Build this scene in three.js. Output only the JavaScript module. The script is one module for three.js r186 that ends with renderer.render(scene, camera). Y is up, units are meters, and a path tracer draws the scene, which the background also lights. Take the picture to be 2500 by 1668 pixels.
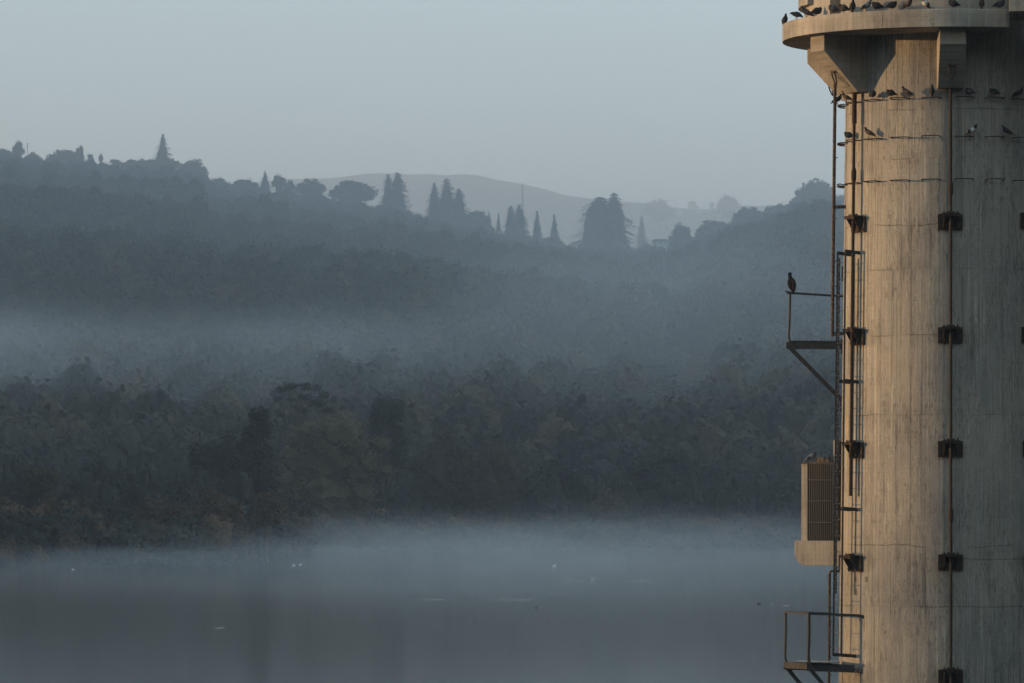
import * as THREE from 'three';

import { mergeGeometries, mergeVertices } from 'three/addons/utils/BufferGeometryUtils.js';

const SKY = [1.04, 1.22, 1.19], HAZE = 0.00025;

// ---------------------------------------------------------------- camera
const F = 12000, HORIZON = 1200, EYE = 7.7;           // focal length and horizon row in the photograph's pixels, eye height over the water
const scene = new THREE.Scene();
const camera = new THREE.PerspectiveCamera(2 * Math.atan(834 / F) * 180 / Math.PI, 2500 / 1668, 1, 20000);
camera.position.set(0, EYE, 0);
camera.setViewOffset(2500, 1668, 0, -(HORIZON - 834), 2500, 1668);

// ---------------------------------------------------------------- random numbers and noise
function rng(seed) { let s = seed >>> 0; return () => { s = (s + 0x6D2B79F5) >>> 0; let t = s; t = Math.imul(t ^ (t >>> 15), t | 1); t ^= t + Math.imul(t ^ (t >>> 7), t | 61); return ((t ^ (t >>> 14)) >>> 0) / 4294967296; }; }
const hash = (x, y, s) => { let h = Math.imul(x | 0, 374761393) ^ Math.imul(y | 0, 668265263) ^ Math.imul(s | 0, 2246822519); h = Math.imul(h ^ (h >>> 13), 1274126177); return ((h ^ (h >>> 16)) >>> 0) / 4294967296; };
function noise(x, y, s = 0, wrap = 0) {
  const x0 = Math.floor(x), y0 = Math.floor(y), fx = x - x0, fy = y - y0, u = fx * fx * (3 - 2 * fx), v = fy * fy * (3 - 2 * fy);
  const w = (k) => wrap ? ((k % wrap) + wrap) % wrap : k;
  const a = hash(w(x0), y0, s), b = hash(w(x0 + 1), y0, s), c = hash(w(x0), y0 + 1, s), d = hash(w(x0 + 1), y0 + 1, s);
  return a + (b - a) * u + (c - a) * v + (a - b - c + d) * u * v;
}
const fbm = (x, y, s = 0, n = 4) => { let a = 0, k = 0.5, t = 0; for (let i = 0; i < n; i++) { a += k * noise(x, y, s + i * 17); t += k; x *= 2.03; y *= 2.03; k *= 0.5; } return a / t; };
const clamp = (v, a = 0, b = 1) => Math.min(b, Math.max(a, v));
const smooth = (a, b, v) => { const t = clamp((v - a) / (b - a)); return t * t * (3 - 2 * t); };
const lerp = (a, b, t) => a + (b - a) * t;
const RAD = Math.PI / 180;

// ---------------------------------------------------------------- sky: clear dawn over ground mist, pale round the horizon and deeper overhead
{
  const W = 512, H = 256, data = new Float32Array(W * H * 4);
  for (let j = 0; j < H; j++) for (let i = 0; i < W; i++) {
    const el = (j + 0.5) / H * Math.PI - Math.PI / 2, az = (i + 0.5) / W * 2 * Math.PI;
    const x = Math.cos(el) * Math.cos(az), z = Math.cos(el) * Math.sin(az), y = Math.sin(el);
    const n = fbm(x * 3 + 11, z * 3 + y * 6 + 7, 5, 4) - 0.5, up = smooth(-0.02, 0.75, y);
    const k = (1 + 0.13 * n) * lerp(1, 0.41, up);
    const o = (j * W + i) * 4;
    data[o] = SKY[0] * k * lerp(1, 0.66, up); data[o + 1] = SKY[1] * k * lerp(1, 0.84, up); data[o + 2] = SKY[2] * k * lerp(1, 1.06, up); data[o + 3] = 1;
  }
  const t = new THREE.DataTexture(data, W, H, THREE.RGBAFormat, THREE.FloatType);
  t.mapping = THREE.EquirectangularReflectionMapping; t.magFilter = t.minFilter = THREE.LinearFilter; t.needsUpdate = true;
  scene.background = t; scene.environment = t;
}
// ---------------------------------------------------------------- sun: four degrees up, square to the view from its open side
const sun = new THREE.DirectionalLight(new THREE.Color().setRGB(1, 0.62, 0.29), 5);
{
  const e = 4 * RAD, a = -91 * RAD;
  sun.position.set(Math.sin(a) * Math.cos(e) * 300 + 10, Math.sin(e) * 300 + 12, Math.cos(a) * Math.cos(e) * 300 - 126);
  sun.target.position.set(10, 12, -126);
  sun.castShadow = true; sun.shadow.mapSize.set(4096, 4096); sun.shadow.radius = 1.3;
  Object.assign(sun.shadow.camera, { left: -40, right: 40, top: 30, bottom: -30, near: 1, far: 600 });
  scene.add(sun, sun.target);
}
// ---------------------------------------------------------------- air
scene.fog = new THREE.FogExp2(new THREE.Color().setRGB(0.91, 0.92, 1.0), HAZE);
// ---------------------------------------------------------------- renderer
const renderer = new THREE.WebGLRenderer({ antialias: true });
renderer.setSize(1024, 683);
renderer.toneMapping = THREE.LinearToneMapping;
renderer.toneMappingExposure = 1.28;
renderer.shadowMap.enabled = true;

// ---------------------------------------------------------------- naming and tagging
const taken = new Map();
function numbered(name) { const n = taken.get(name) ?? 0; taken.set(name, n + 1); return n ? name + '_' + String(n).padStart(3, '0') : name; }
function tag(o, label, category, group, kind) { o.userData.label = label; if (category) o.userData.category = category; if (group) o.userData.group = group; if (kind) o.userData.kind = kind; return o; }
const shadows = (m) => { m.castShadow = m.receiveShadow = true; return m; };
const ORD = ['first', 'second', 'third', 'fourth', 'fifth', 'sixth', 'seventh', 'eighth', 'ninth', 'tenth', 'eleventh', 'twelfth', 'thirteenth', 'fourteenth', 'fifteenth', 'sixteenth', 'seventeenth', 'eighteenth'];

// ---------------------------------------------------------------- geometry helpers
function flat(g) { g = g.index ? g.toNonIndexed() : g; g.computeVertexNormals(); return g; }
function merged(list) {
  const gs = list.flat(Infinity).map((g) => (g.index ? g.toNonIndexed() : g));
  const color = gs.some((g) => g.attributes.color);
  for (const g of gs) {
    for (const k of Object.keys(g.attributes)) if (!['position', 'normal', 'uv', 'color'].includes(k)) g.deleteAttribute(k);
    if (!g.attributes.uv) g.setAttribute('uv', new THREE.BufferAttribute(new Float32Array(g.attributes.position.count * 2), 2));
    if (color && !g.attributes.color) g.setAttribute('color', new THREE.BufferAttribute(new Float32Array(g.attributes.position.count * 3).fill(1), 3));
  }
  return gs.length === 1 ? gs[0] : mergeGeometries(gs);
}
const V = (a) => (a.isVector3 ? a : new THREE.Vector3(...a));
// box section bar from a to b, w wide (sideways) and h high (in the upright plane), with uv in metres
function beam(a, b, w, h) {
  a = V(a); b = V(b);
  const d = b.clone().sub(a), L = d.length(); d.normalize();
  const up = Math.abs(d.y) > 0.999 ? new THREE.Vector3(0, 0, 1) : new THREE.Vector3(0, 1, 0);
  const s = new THREE.Vector3().crossVectors(d, up).normalize(), t = new THREE.Vector3().crossVectors(s, d);
  const g = new THREE.BoxGeometry(L, h, w);
  scaleUV(g, [[w, h], [w, h], [L, w], [L, w], [L, h], [L, h]]);
  g.applyMatrix4(new THREE.Matrix4().makeBasis(d, t, s.clone()));
  return g.translate((a.x + b.x) / 2, (a.y + b.y) / 2, (a.z + b.z) / 2);
}
function scaleUV(g, sides) { const uv = g.attributes.uv; for (let f = 0; f < 6; f++) for (let k = 0; k < 4; k++) uv.setXY(f * 4 + k, uv.getX(f * 4 + k) * sides[f][0], uv.getY(f * 4 + k) * sides[f][1]); return g; }
function block(cx, cy, cz, w, h, d, turn = 0) { const g = scaleUV(new THREE.BoxGeometry(w, h, d), [[d, h], [d, h], [w, d], [w, d], [w, h], [w, h]]); if (turn) g.rotateY(turn); return g.translate(cx, cy, cz); }
function rod(a, b, r, r2 = r, seg = 10) {
  a = V(a); b = V(b);
  const d = b.clone().sub(a), L = d.length();
  const g = new THREE.CylinderGeometry(r2, r, L, seg);
  const uv = g.attributes.uv; for (let i = 0; i < uv.count; i++) uv.setXY(i, uv.getX(i) * r * 6, uv.getY(i) * L);
  g.applyQuaternion(new THREE.Quaternion().setFromUnitVectors(new THREE.Vector3(0, 1, 0), d.normalize()));
  return g.translate((a.x + b.x) / 2, (a.y + b.y) / 2, (a.z + b.z) / 2);
}
const bent = (pts, r, seg = 24, rad = 8, sharp = 0.5) => new THREE.TubeGeometry(new THREE.CatmullRomCurve3(pts.map(V), false, 'catmullrom', sharp), seg, r, rad);
// part of a ring: closed (r, y) outline swept from angle a to angle b (degrees from the camera side, minus is towards the sun)
function sector(outline, a, b, seg) {
  const P = [], U = [], n = outline.length;
  const at = ([r, y], t) => [r * Math.sin(t), y, r * Math.cos(t)];
  const quad = (p, q, r, s, uv) => { P.push(...p, ...q, ...r, ...p, ...r, ...s); U.push(...uv[0], ...uv[1], ...uv[2], ...uv[0], ...uv[2], ...uv[3]); };
  for (let i = 0; i < seg; i++) {
    const t0 = lerp(a, b, i / seg) * RAD, t1 = lerp(a, b, (i + 1) / seg) * RAD;
    let v = 0;
    for (let k = 0; k < n; k++) {
      const p = outline[k], q = outline[(k + 1) % n], L = Math.hypot(p[0] - q[0], p[1] - q[1]), r0 = outline[0][0];
      quad(at(p, t0), at(p, t1), at(q, t1), at(q, t0), [[t0 * r0, v], [t1 * r0, v], [t1 * r0, v + L], [t0 * r0, v + L]]);
      v += L;
    }
  }
  if (b - a < 359.9) for (const t of [a, b]) for (let k = 1; k < n - 1; k++) {
    const tri = [outline[0], outline[k], outline[k + 1]]; if (t === b) tri.reverse();
    for (const p of tri) { P.push(...at(p, t * RAD)); U.push(p[0], p[1]); }
  }
  const g = new THREE.BufferGeometry();
  g.setAttribute('position', new THREE.Float32BufferAttribute(P, 3)); g.setAttribute('uv', new THREE.Float32BufferAttribute(U, 2));
  g.computeVertexNormals();
  return g;
}

// ================================================================ SETTING
// ---------------------------------------------------------------- textures
function dataTex(W, H, fn, srgb = true) {
  const d = new Uint8Array(W * H * 4);
  for (let j = 0; j < H; j++) for (let i = 0; i < W; i++) { const c = fn(i, j); const o = (j * W + i) * 4; for (let k = 0; k < 3; k++) { let v = clamp(c[k]); if (srgb) v = v <= 0.0031308 ? v * 12.92 : 1.055 * Math.pow(v, 1 / 2.4) - 0.055; d[o + k] = v * 255; } d[o + 3] = 255; }
  const t = new THREE.DataTexture(d, W, H, THREE.RGBAFormat);
  t.wrapS = t.wrapT = THREE.RepeatWrapping; t.magFilter = THREE.LinearFilter; t.minFilter = THREE.LinearMipmapLinearFilter; t.generateMipmaps = true; t.anisotropy = 8;
  if (srgb) t.colorSpace = THREE.SRGBColorSpace;
  t.needsUpdate = true; return t;
}

// the far hills and the slope over the lake: heights from the ridge lines, in metres
const RIDGE = 5500, FAR = 11000;
const line = (pts, x) => { if (x <= pts[0][0]) return pts[0][1]; for (let i = 1; i < pts.length; i++) if (x <= pts[i][0]) { const t = (x - pts[i - 1][0]) / (pts[i][0] - pts[i - 1][0]); return lerp(pts[i - 1][1], pts[i][1], t * t * (3 - 2 * t) * 0.5 + t * 0.5); } return pts[pts.length - 1][1]; };
const ridgeRow = [[-400, 360], [0, 378], [180, 390], [280, 402], [480, 418], [515, 450], [640, 462], [760, 478], [930, 500], [1040, 526], [1150, 550], [1250, 572], [1400, 598], [1540, 604], [1640, 600], [1720, 570], [1800, 535], [1900, 505], [1960, 478], [2040, 480], [2120, 520], [2300, 560], [2900, 560]];
const farRow = [[-400, 470], [600, 450], [850, 432], [1000, 427], [1150, 428], [1280, 452], [1400, 482], [1560, 500], [1680, 512], [1800, 508], [2000, 500], [2200, 470], [2900, 470]];
const column = (x, d) => 1250 + F * x / d;
const shoreAt = (x) => lerp(501, 640, smooth(-30, -24, x)) + 8 * (fbm(x * 0.06, 3, 31) - 0.5);
function groundY(x, d) {
  const s = shoreAt(x), top = EYE + (HORIZON - line(ridgeRow, column(x, d))) * RIDGE / F - 13;
  const near = (d - s) * 0.09, back = Math.max(0, d - 740) / (RIDGE - 740);
  const rise = d <= RIDGE ? top * back : top - (d - RIDGE) * 0.35;
  const bumps = (fbm(x * 0.004 + 5, d * 0.004, 41, 4) - 0.5) * 30 * smooth(700, 2200, d) * smooth(5500, 4500, d);
  return d < s ? Math.max(-3, near) : Math.min(near, 1.6 + (d - s) * 0.008) * smooth(1500, 800, d) + Math.max(0, rise) + bumps;
}
function sheet(name, xs, ds, height, material, label) {
  const P = [], I = [], nx = xs.length;
  for (const d of ds) for (const x of xs) P.push(x, height(x, d), -d);
  for (let j = 0; j < ds.length - 1; j++) for (let i = 0; i < nx - 1; i++) { const a = j * nx + i; I.push(a, a + 1, a + nx + 1, a, a + nx + 1, a + nx); }
  const g = new THREE.BufferGeometry(); g.setAttribute('position', new THREE.Float32BufferAttribute(P, 3)); g.setIndex(I); g.computeVertexNormals();
  const m = shadows(new THREE.Mesh(g, material)); m.name = name; m.userData.kind = 'structure'; if (label) m.userData.label = label; scene.add(m); return m;
}
const range = (a, b, n, bend = 1) => Array.from({ length: n + 1 }, (_, i) => a + (b - a) * Math.pow(i / n, bend));
const earth = new THREE.MeshPhysicalMaterial({ color: new THREE.Color().setRGB(0.05, 0.05, 0.032), roughness: 1, specularIntensity: 0.05 });
const scrub = new THREE.MeshPhysicalMaterial({ color: new THREE.Color().setRGB(0.045, 0.055, 0.035), roughness: 1, specularIntensity: 0.05 });
sheet('hillside', range(-760, 760, 80), range(470, 6300, 130, 1.6), groundY, earth, 'wooded slope rising from the lake to a tree lined ridge');
sheet('far_hill', range(-1270, 1270, 70), range(8600, 11700, 24), (x, d) => { const top = EYE + (HORIZON - line(farRow, column(x, d))) * FAR / F; return top * (1 - Math.pow(Math.abs(d - FAR) / 3000, 1.5) * 1.0) + (fbm(x * 0.01, d * 0.01, 61) - 0.5) * 18; }, scrub, 'pale hill fading into haze behind the ridge');
// unseen hill added on the sunward side as a sun blocker: its shadow lies over the lake and the slope, and only a saddle cut in it lets the sun reach the tower
const shadeHill = (x, d) => {
  const crest = -(95 + 0.17 * Math.max(0, d - 60)), high = 30 + 0.122 * Math.max(0, d - 60), off = (x - crest) / (55 + 0.045 * Math.max(0, d));
  const saddle = 1 - smooth(104, 114, d) * (1 - smooth(139, 150, d));
  return -4 + (high + 4) * Math.exp(-off * off * 1.2) * lerp(0.05, 1, saddle) * (0.92 + 0.16 * fbm(x * 0.01, d * 0.02, 71));
};
{
  const P = [], I = [], ds = [...range(-60, 100, 8), ...range(103, 153, 20), ...range(165, 5000, 76, 1.5)], n = 16;
  for (const d of ds) for (let i = 0; i <= n; i++) { const w = 55 + 0.045 * Math.max(0, d), c = -(95 + 0.17 * Math.max(0, d - 60)), x = c + w * lerp(-1.5, 1.15, i / n); P.push(x, shadeHill(x, d), -d); }
  for (let j = 0; j < ds.length - 1; j++) for (let i = 0; i < n; i++) { const a = j * (n + 1) + i; I.push(a, a + 1, a + n + 2, a, a + n + 2, a + n + 1); }
  const g = new THREE.BufferGeometry(); g.setAttribute('position', new THREE.Float32BufferAttribute(P, 3)); g.setIndex(I); g.computeVertexNormals();
  const m = shadows(new THREE.Mesh(g, scrub)); m.name = 'added_side_hill'; m.userData.kind = 'structure'; scene.add(m);
}
// unseen hills added behind the camera and past the shaded side of the tower to keep the low sky off that side
{
  const P = [], I = [], na = 60, nr = 10;
  for (let i = 0; i <= na; i++) { const a = lerp(34, 238, i / na) * RAD; for (let j = 0; j <= nr; j++) { const t = j / nr, r = lerp(75, 330, t), y = 5 + 92 * Math.sin(Math.PI * Math.min(1, t * 1.15)) * (0.8 + 0.4 * fbm(Math.sin(a) * 3 + 9, Math.cos(a) * 3 + 9, 77)) * smooth(34, 44, a / RAD) - 8 * smooth(0.25, 0, t); P.push(r * Math.sin(a), y, -r * Math.cos(a)); } }
  for (let i = 0; i < na; i++) for (let j = 0; j < nr; j++) { const a = i * (nr + 1) + j; I.push(a, a + 1, a + nr + 2, a, a + nr + 2, a + nr + 1); }
  const g = new THREE.BufferGeometry(); g.setAttribute('position', new THREE.Float32BufferAttribute(P, 3)); g.setIndex(I); g.computeVertexNormals();
  const m = shadows(new THREE.Mesh(g, scrub)); m.name = 'added_near_hill'; m.userData.kind = 'structure'; scene.add(m);
}
// ---------------------------------------------------------------- water and the bank under the camera
const waterMat = new THREE.MeshPhysicalMaterial({ color: new THREE.Color().setRGB(0.012, 0.018, 0.02), roughness: 0.09, ior: 1.33 });
sheet('lake_water', range(-420, 420, 8), range(20, 700, 8), () => 0, waterMat, 'still grey lake under drifting mist');
sheet('dam_bank', range(-100, 100, 10), range(-40, 30, 7), (x, d) => lerp(6.0, -1.5, smooth(2, 28, d)), earth);

// ================================================================ TREES AND WOODS
const leafMat = new THREE.MeshStandardMaterial({ roughness: 0.95, vertexColors: true, side: THREE.DoubleSide });
const barkMat = new THREE.MeshStandardMaterial({ color: new THREE.Color().setRGB(0.05, 0.042, 0.035), roughness: 1 });
// leaf sprays spread through a set of lobes [x, y, z, rx, ry, rz]; tones: [r,g,b] pairs mixed leaf by leaf
function foliage(seed, lobes, count, size, tones, { flatness = 0.3, core = 0.72, shell = 0.55 } = {}) {
  const R = rng(seed), P = [], C = [], N = [];
  const vol = lobes.map((l) => Math.pow(l[3] * l[4] * l[5], 2 / 3)), sum = vol.reduce((a, b) => a + b, 0);
  const v = new THREE.Vector3(), u = new THREE.Vector3(), w = new THREE.Vector3(), c = new THREE.Vector3();
  lobes.forEach((l, li) => {
    const n = Math.max(6, Math.round(count * vol[li] / sum)), lobeTone = R();
    for (let i = 0; i < n; i++) {
      v.set(R() * 2 - 1, R() * 2 - 1, R() * 2 - 1).normalize();
      const bump = 0.82 + 0.36 * noise(v.x * 3 + l[0] + 9, v.y * 3 + v.z * 2.1 + l[1], seed), r = Math.pow(lerp(shell, 1, R()), 0.7) * bump;
      c.set(l[0] + v.x * l[3] * r, l[1] + v.y * l[4] * r, l[2] + v.z * l[5] * r);
      const s = size * (0.6 + 0.9 * R());
      u.set(R() - 0.5, (R() - 0.5) * flatness * 2, R() - 0.5).normalize(); w.set(R() - 0.5, R() - 0.5, R() - 0.5).cross(u).normalize();
      const a = s, b = s * (0.35 + 0.4 * R()), t = clamp(0.5 * lobeTone + 0.75 * R() - 0.1), j = 0.75 + 0.5 * R();
      const q = [[-a, 0], [-a * 0.1, -b], [a, 0], [a * 0.1, b]].map(([p, k]) => [c.x + u.x * p + w.x * k, c.y + u.y * p + w.y * k, c.z + u.z * p + w.z * k]);
      for (const k of [0, 1, 2, 0, 2, 3]) { P.push(...q[k]); C.push(lerp(tones[0][0], tones[1][0], t) * j, lerp(tones[0][1], tones[1][1], t) * j, lerp(tones[0][2], tones[1][2], t) * j); }
    }
  });
  const g = new THREE.BufferGeometry();
  g.setAttribute('position', new THREE.Float32BufferAttribute(P, 3)); g.setAttribute('color', new THREE.Float32BufferAttribute(C, 3)); g.computeVertexNormals();
  const parts = [g];
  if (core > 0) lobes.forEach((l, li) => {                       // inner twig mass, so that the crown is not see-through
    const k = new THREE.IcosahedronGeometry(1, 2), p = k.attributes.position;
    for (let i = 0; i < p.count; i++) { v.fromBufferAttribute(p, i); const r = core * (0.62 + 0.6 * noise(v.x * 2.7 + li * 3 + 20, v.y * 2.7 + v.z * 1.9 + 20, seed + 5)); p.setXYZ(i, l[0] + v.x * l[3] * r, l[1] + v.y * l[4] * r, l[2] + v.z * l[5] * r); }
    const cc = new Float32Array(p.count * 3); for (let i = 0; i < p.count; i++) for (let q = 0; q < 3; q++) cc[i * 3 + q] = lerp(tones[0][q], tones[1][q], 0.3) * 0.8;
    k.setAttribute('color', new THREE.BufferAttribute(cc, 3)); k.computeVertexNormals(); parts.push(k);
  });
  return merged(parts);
}
// whorls of drooping boughs round a leader
function coniferBoughs(seed, h, r, tones, { tiers = 20, per = 14, size = 0.9, ragged = 0.3, start = 0.08, power = 0.9 } = {}) {
  const R = rng(seed), P = [], C = [];
  for (let t = 0; t < tiers; t++) for (let k = 0; k < per; k++) {
    const f = start + (1 - start) * (t + R() * 0.6) / tiers, len = r * Math.pow(1 - f, power) * (1 - ragged + 2 * ragged * R()) + r * 0.03, a = R() * 6.283, y0 = h * f, n = Math.max(3, Math.round(len / size * 2.6));
    for (let i = 0; i < n; i++) {
      const q = (i + R()) / n, rad = len * q, y = y0 - len * 0.28 * q * q + len * 0.1 * Math.max(0, q - 0.8), s = size * (0.55 + 0.7 * R()) * (1 - 0.3 * q);
      const cx = Math.cos(a) * rad, cz = Math.sin(a) * rad, dx = Math.cos(a + R() - 0.5), dz = Math.sin(a + R() - 0.5), tilt = (R() - 0.6) * 0.8, j = 0.7 + 0.6 * R(), tt = R();
      const p = [[-dx * s, -tilt * s, -dz * s], [-dz * s * 0.5, 0.15 * s, dx * s * 0.5], [dx * s, tilt * s, dz * s], [dz * s * 0.5, -0.15 * s, -dx * s * 0.5]];
      for (const m of [0, 1, 2, 0, 2, 3]) { P.push(cx + p[m][0], y + p[m][1], cz + p[m][2]); for (let q2 = 0; q2 < 3; q2++) C.push(lerp(tones[0][q2], tones[1][q2], tt) * j); }
    }
  }
  const g = new THREE.BufferGeometry(); g.setAttribute('position', new THREE.Float32BufferAttribute(P, 3)); g.setAttribute('color', new THREE.Float32BufferAttribute(C, 3)); g.computeVertexNormals();
  // twiggy heart of the tree
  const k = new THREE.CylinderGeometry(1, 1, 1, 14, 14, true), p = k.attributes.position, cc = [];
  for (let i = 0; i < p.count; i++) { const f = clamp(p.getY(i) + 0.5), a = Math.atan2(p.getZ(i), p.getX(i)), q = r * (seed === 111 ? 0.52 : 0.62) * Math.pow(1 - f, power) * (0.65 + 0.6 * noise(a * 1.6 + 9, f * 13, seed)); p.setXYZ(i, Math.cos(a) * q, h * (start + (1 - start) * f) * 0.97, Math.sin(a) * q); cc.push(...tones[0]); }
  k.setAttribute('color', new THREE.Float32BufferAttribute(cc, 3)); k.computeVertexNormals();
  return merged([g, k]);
}
function trunk(h, r, limbs, seed) {
  const R = rng(seed), parts = [], pts = []; let x = 0, z = 0;
  for (let i = 0; i <= 4; i++) { pts.push([x, h * i / 4, z]); x += (R() - 0.5) * h * 0.05; z += (R() - 0.5) * h * 0.05; }
  for (let i = 0; i < 4; i++) parts.push(rod(pts[i], pts[i + 1], r * (1 - 0.2 * i), r * (0.8 - 0.2 * i), 7));
  for (const [f, dx, dy, dz] of limbs) { const b = Math.min(3, Math.floor(f * 4)), p = pts[b].map((v, k) => lerp(v, pts[b + 1][k], f * 4 - b)); const mid = [p[0] + dx * 0.55, p[1] + dy * 0.4, p[2] + dz * 0.55]; parts.push(rod(p, mid, r * 0.4, r * 0.26, 5), rod(mid, [p[0] + dx, p[1] + dy, p[2] + dz], r * 0.26, r * 0.1, 5)); }
  return merged(parts);
}
function plantThing(name, label, category, group, x, d, y, parts, turn = 0) {
  const o = new THREE.Group(); o.name = numbered(name); o.position.set(x, y, -d); o.rotation.y = turn; tag(o, label, category, group); scene.add(o);
  for (const [pn, g, m] of parts) { const k = shadows(new THREE.Mesh(g, m)); k.name = pn; o.add(k); }
  return o;
}
const OAK = [[0.012, 0.015, 0.011], [0.025, 0.029, 0.02]], PINE = [[0.013, 0.018, 0.014], [0.03, 0.038, 0.026]], OLIVE = [[0.036, 0.031, 0.015], [0.105, 0.082, 0.026]], RUST = [[0.04, 0.028, 0.018], [0.10, 0.06, 0.03]], SHADE = [[0.008, 0.011, 0.010], [0.019, 0.024, 0.02]];
// pixel column and row of the photograph at a distance -> metres
const atX = (px, d) => (px - 1250) / F * d, atY = (py, d) => EYE + (HORIZON - py) / F * d;

// ---------------------------------------------------------------- trees on the ridge
const ridgeGroup = 'trees standing along the ridge';
function crownLobes(seed, w, h, n, lumpy = 0.5) {                 // a domed crown w wide and h high over its base
  const R = rng(seed), out = [];
  for (let i = 0; i < n; i++) { const a = (i + R() * 0.7) / n * 2 - 1, s = lerp(0.26, 0.42, R()), dome = Math.sqrt(Math.max(0.05, 1 - a * a * 0.85)); out.push([a * w * 0.36, h * (0.42 + 0.3 * (dome - 0.6) + (R() - 0.5) * 0.25 * lumpy), (R() - 0.5) * w * 0.4, w * s * 0.75, h * s * (0.75 + 0.3 * R()) * dome, w * s * 0.75]); }
  out.push([0, h * 0.3, 0, w * 0.34, h * 0.32, w * 0.3]);
  return out;
}
function domeTree(name, label, px0, px1, top, base, seed, { d = RIDGE, tones = OAK, lobes = 7, count = 1500, lumpy = 0.5 } = {}) {
  const k = d / F, w = (px1 - px0) * k, h = (base - top) * k, x = atX((px0 + px1) / 2, d), y = atY(base, d);
  return plantThing(name, label, 'tree', ridgeGroup, x, d, y - h * 0.25, [['crown', foliage(seed, crownLobes(seed, w, h * 1.08, lobes, lumpy).map((l) => [l[0], l[1] + h * 0.25, l[2], l[3], l[4], l[5]]), count, w * 0.035 + 0.25, tones), leafMat], ['trunk', trunk(h * 0.7, w * 0.025 + 0.2, [[0.6, w * 0.2, h * 0.3, 0], [0.7, -w * 0.2, h * 0.25, w * 0.1]], seed), barkMat]]);
}
function spireTree(name, label, px, top, base, wpx, seed, { d = RIDGE, tones = PINE, ...opt } = {}) {
  const k = d / F, h = (base - top) * k, y = atY(base, d), under = h * 0.12;
  return plantThing(name, label, 'tree', ridgeGroup, atX(px, d), d, y - under, [['crown', coniferBoughs(seed, h + under, wpx * k * 0.66, tones, { size: Math.max(0.9, h * 0.045), ...opt }), leafMat], ['trunk', merged([rod([0, 0, 0], [0, (h + under) * 0.98, 0], h * 0.014 + 0.15, 0.08, 6)]), barkMat]]);
}
domeTree('oak_tree', 'low oak crown at the frame edge of the ridge', -40, 30, 351, 400, 101);
domeTree('oak_tree', 'small rounded tree beside the utility pole on the ridge', 28, 62, 342, 395, 102, { lobes: 4, count: 700 });
domeTree('oak_tree', 'oak crown just past the utility pole', 62, 96, 366, 400, 103, { lobes: 5, count: 700 });
domeTree('oak_tree', 'broad domed oak between the utility pole and the lacy trees', 118, 200, 362, 412, 104, { count: 1600 });
domeTree('lacy_tree', 'open lacy tree, first past the broad domed oak', 182, 207, 357, 400, 105, { lobes: 5, count: 220, lumpy: 1.4 });
domeTree('lacy_tree', 'open lacy tree, second past the broad domed oak', 210, 232, 372, 408, 106, { lobes: 5, count: 200, lumpy: 1.4 });
domeTree('lacy_tree', 'narrow lacy tree, third past the broad domed oak', 239, 254, 373, 408, 107, { lobes: 4, count: 160, lumpy: 1.4 });
domeTree('bare_tree', 'sparse leafless crown on the ridge before the tall conifer', 266, 298, 381, 410, 108, { lobes: 5, count: 150, tones: [[0.07, 0.06, 0.05], [0.1, 0.09, 0.07]], lumpy: 1.2 });
domeTree('oak_tree', 'low flat oak on the ridge before the tall conifer', 296, 340, 387, 420, 109);
domeTree('bare_tree', 'sparse leafless crown right beside the tall conifer', 334, 360, 382, 410, 110, { lobes: 5, count: 130, tones: [[0.07, 0.06, 0.05], [0.1, 0.09, 0.07]], lumpy: 1.2 });
spireTree('tall_conifer', 'tall pointed conifer rising alone above the ridge', 397, 326, 396, 52, 111, { tiers: 20, per: 10 });
domeTree('oak_tree', 'dark crown under the tall lone conifer', 352, 440, 383, 425, 112);
domeTree('oak_tree', 'big rounded oak where the ridge steps down', 432, 505, 388, 450, 113, { count: 1900 });
domeTree('oak_tree', 'low crowns just below the ridge step', 498, 562, 435, 470, 114);
domeTree('oak_tree', 'low hump of oak before the spiky conifer', 562, 628, 436, 475, 115);
spireTree('spiky_conifer', 'small spiky conifer standing over clumped trees', 647, 416, 472, 36, 116, { ragged: 0.4, per: 8 });
domeTree('clumped_tree', 'clumpy pine crown touching the spiky conifer', 664, 700, 425, 478, 117, { lobes: 6, count: 900, tones: PINE, lumpy: 1.2 });
domeTree('clumped_tree', 'clumpy pine crown next to the domed oak', 690, 722, 436, 480, 118, { lobes: 6, count: 800, tones: PINE, lumpy: 1.2 });
domeTree('oak_tree', 'domed oak between the clumped pines and the widest oak', 722, 796, 434, 490, 119, { count: 1800 });
domeTree('oak_tree', 'widest domed oak on the middle of the ridge', 800, 914, 436, 505, 120, { count: 2200, lobes: 9 });
spireTree('ridge_pine', 'dark pine, shorter of the close pair on the ridge', 947, 423, 530, 44, 121, { power: 0.62, ragged: 0.35 });
spireTree('ridge_pine', 'dark ragged pine, taller of the close pair on the ridge', 970, 419, 532, 56, 122, { power: 0.55, ragged: 0.5 });
spireTree('ridge_pine', 'first pine of the trio past the close pair', 1060, 446, 545, 46, 123, { power: 0.7, ragged: 0.35 });
spireTree('ridge_pine', 'tallest pale green pine in the middle of the trio', 1090, 434, 545, 62, 124, { power: 0.66, ragged: 0.4, tones: [[0.03, 0.036, 0.016], [0.07, 0.075, 0.03]] });
spireTree('ridge_pine', 'last and lowest pine of the trio', 1120, 459, 552, 54, 125, { power: 0.6, ragged: 0.4 });
domeTree('oak_tree', 'low crown on the slope past the pine trio', 1128, 1200, 508, 570, 126);
spireTree('sapling_conifer', 'tiny conifer on the slope, first of two saplings', 1194, 515, 560, 16, 127, { tiers: 10 });
spireTree('sapling_conifer', 'tiny conifer on the slope, second of two saplings', 1217, 519, 565, 16, 128, { tiers: 10 });
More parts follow.
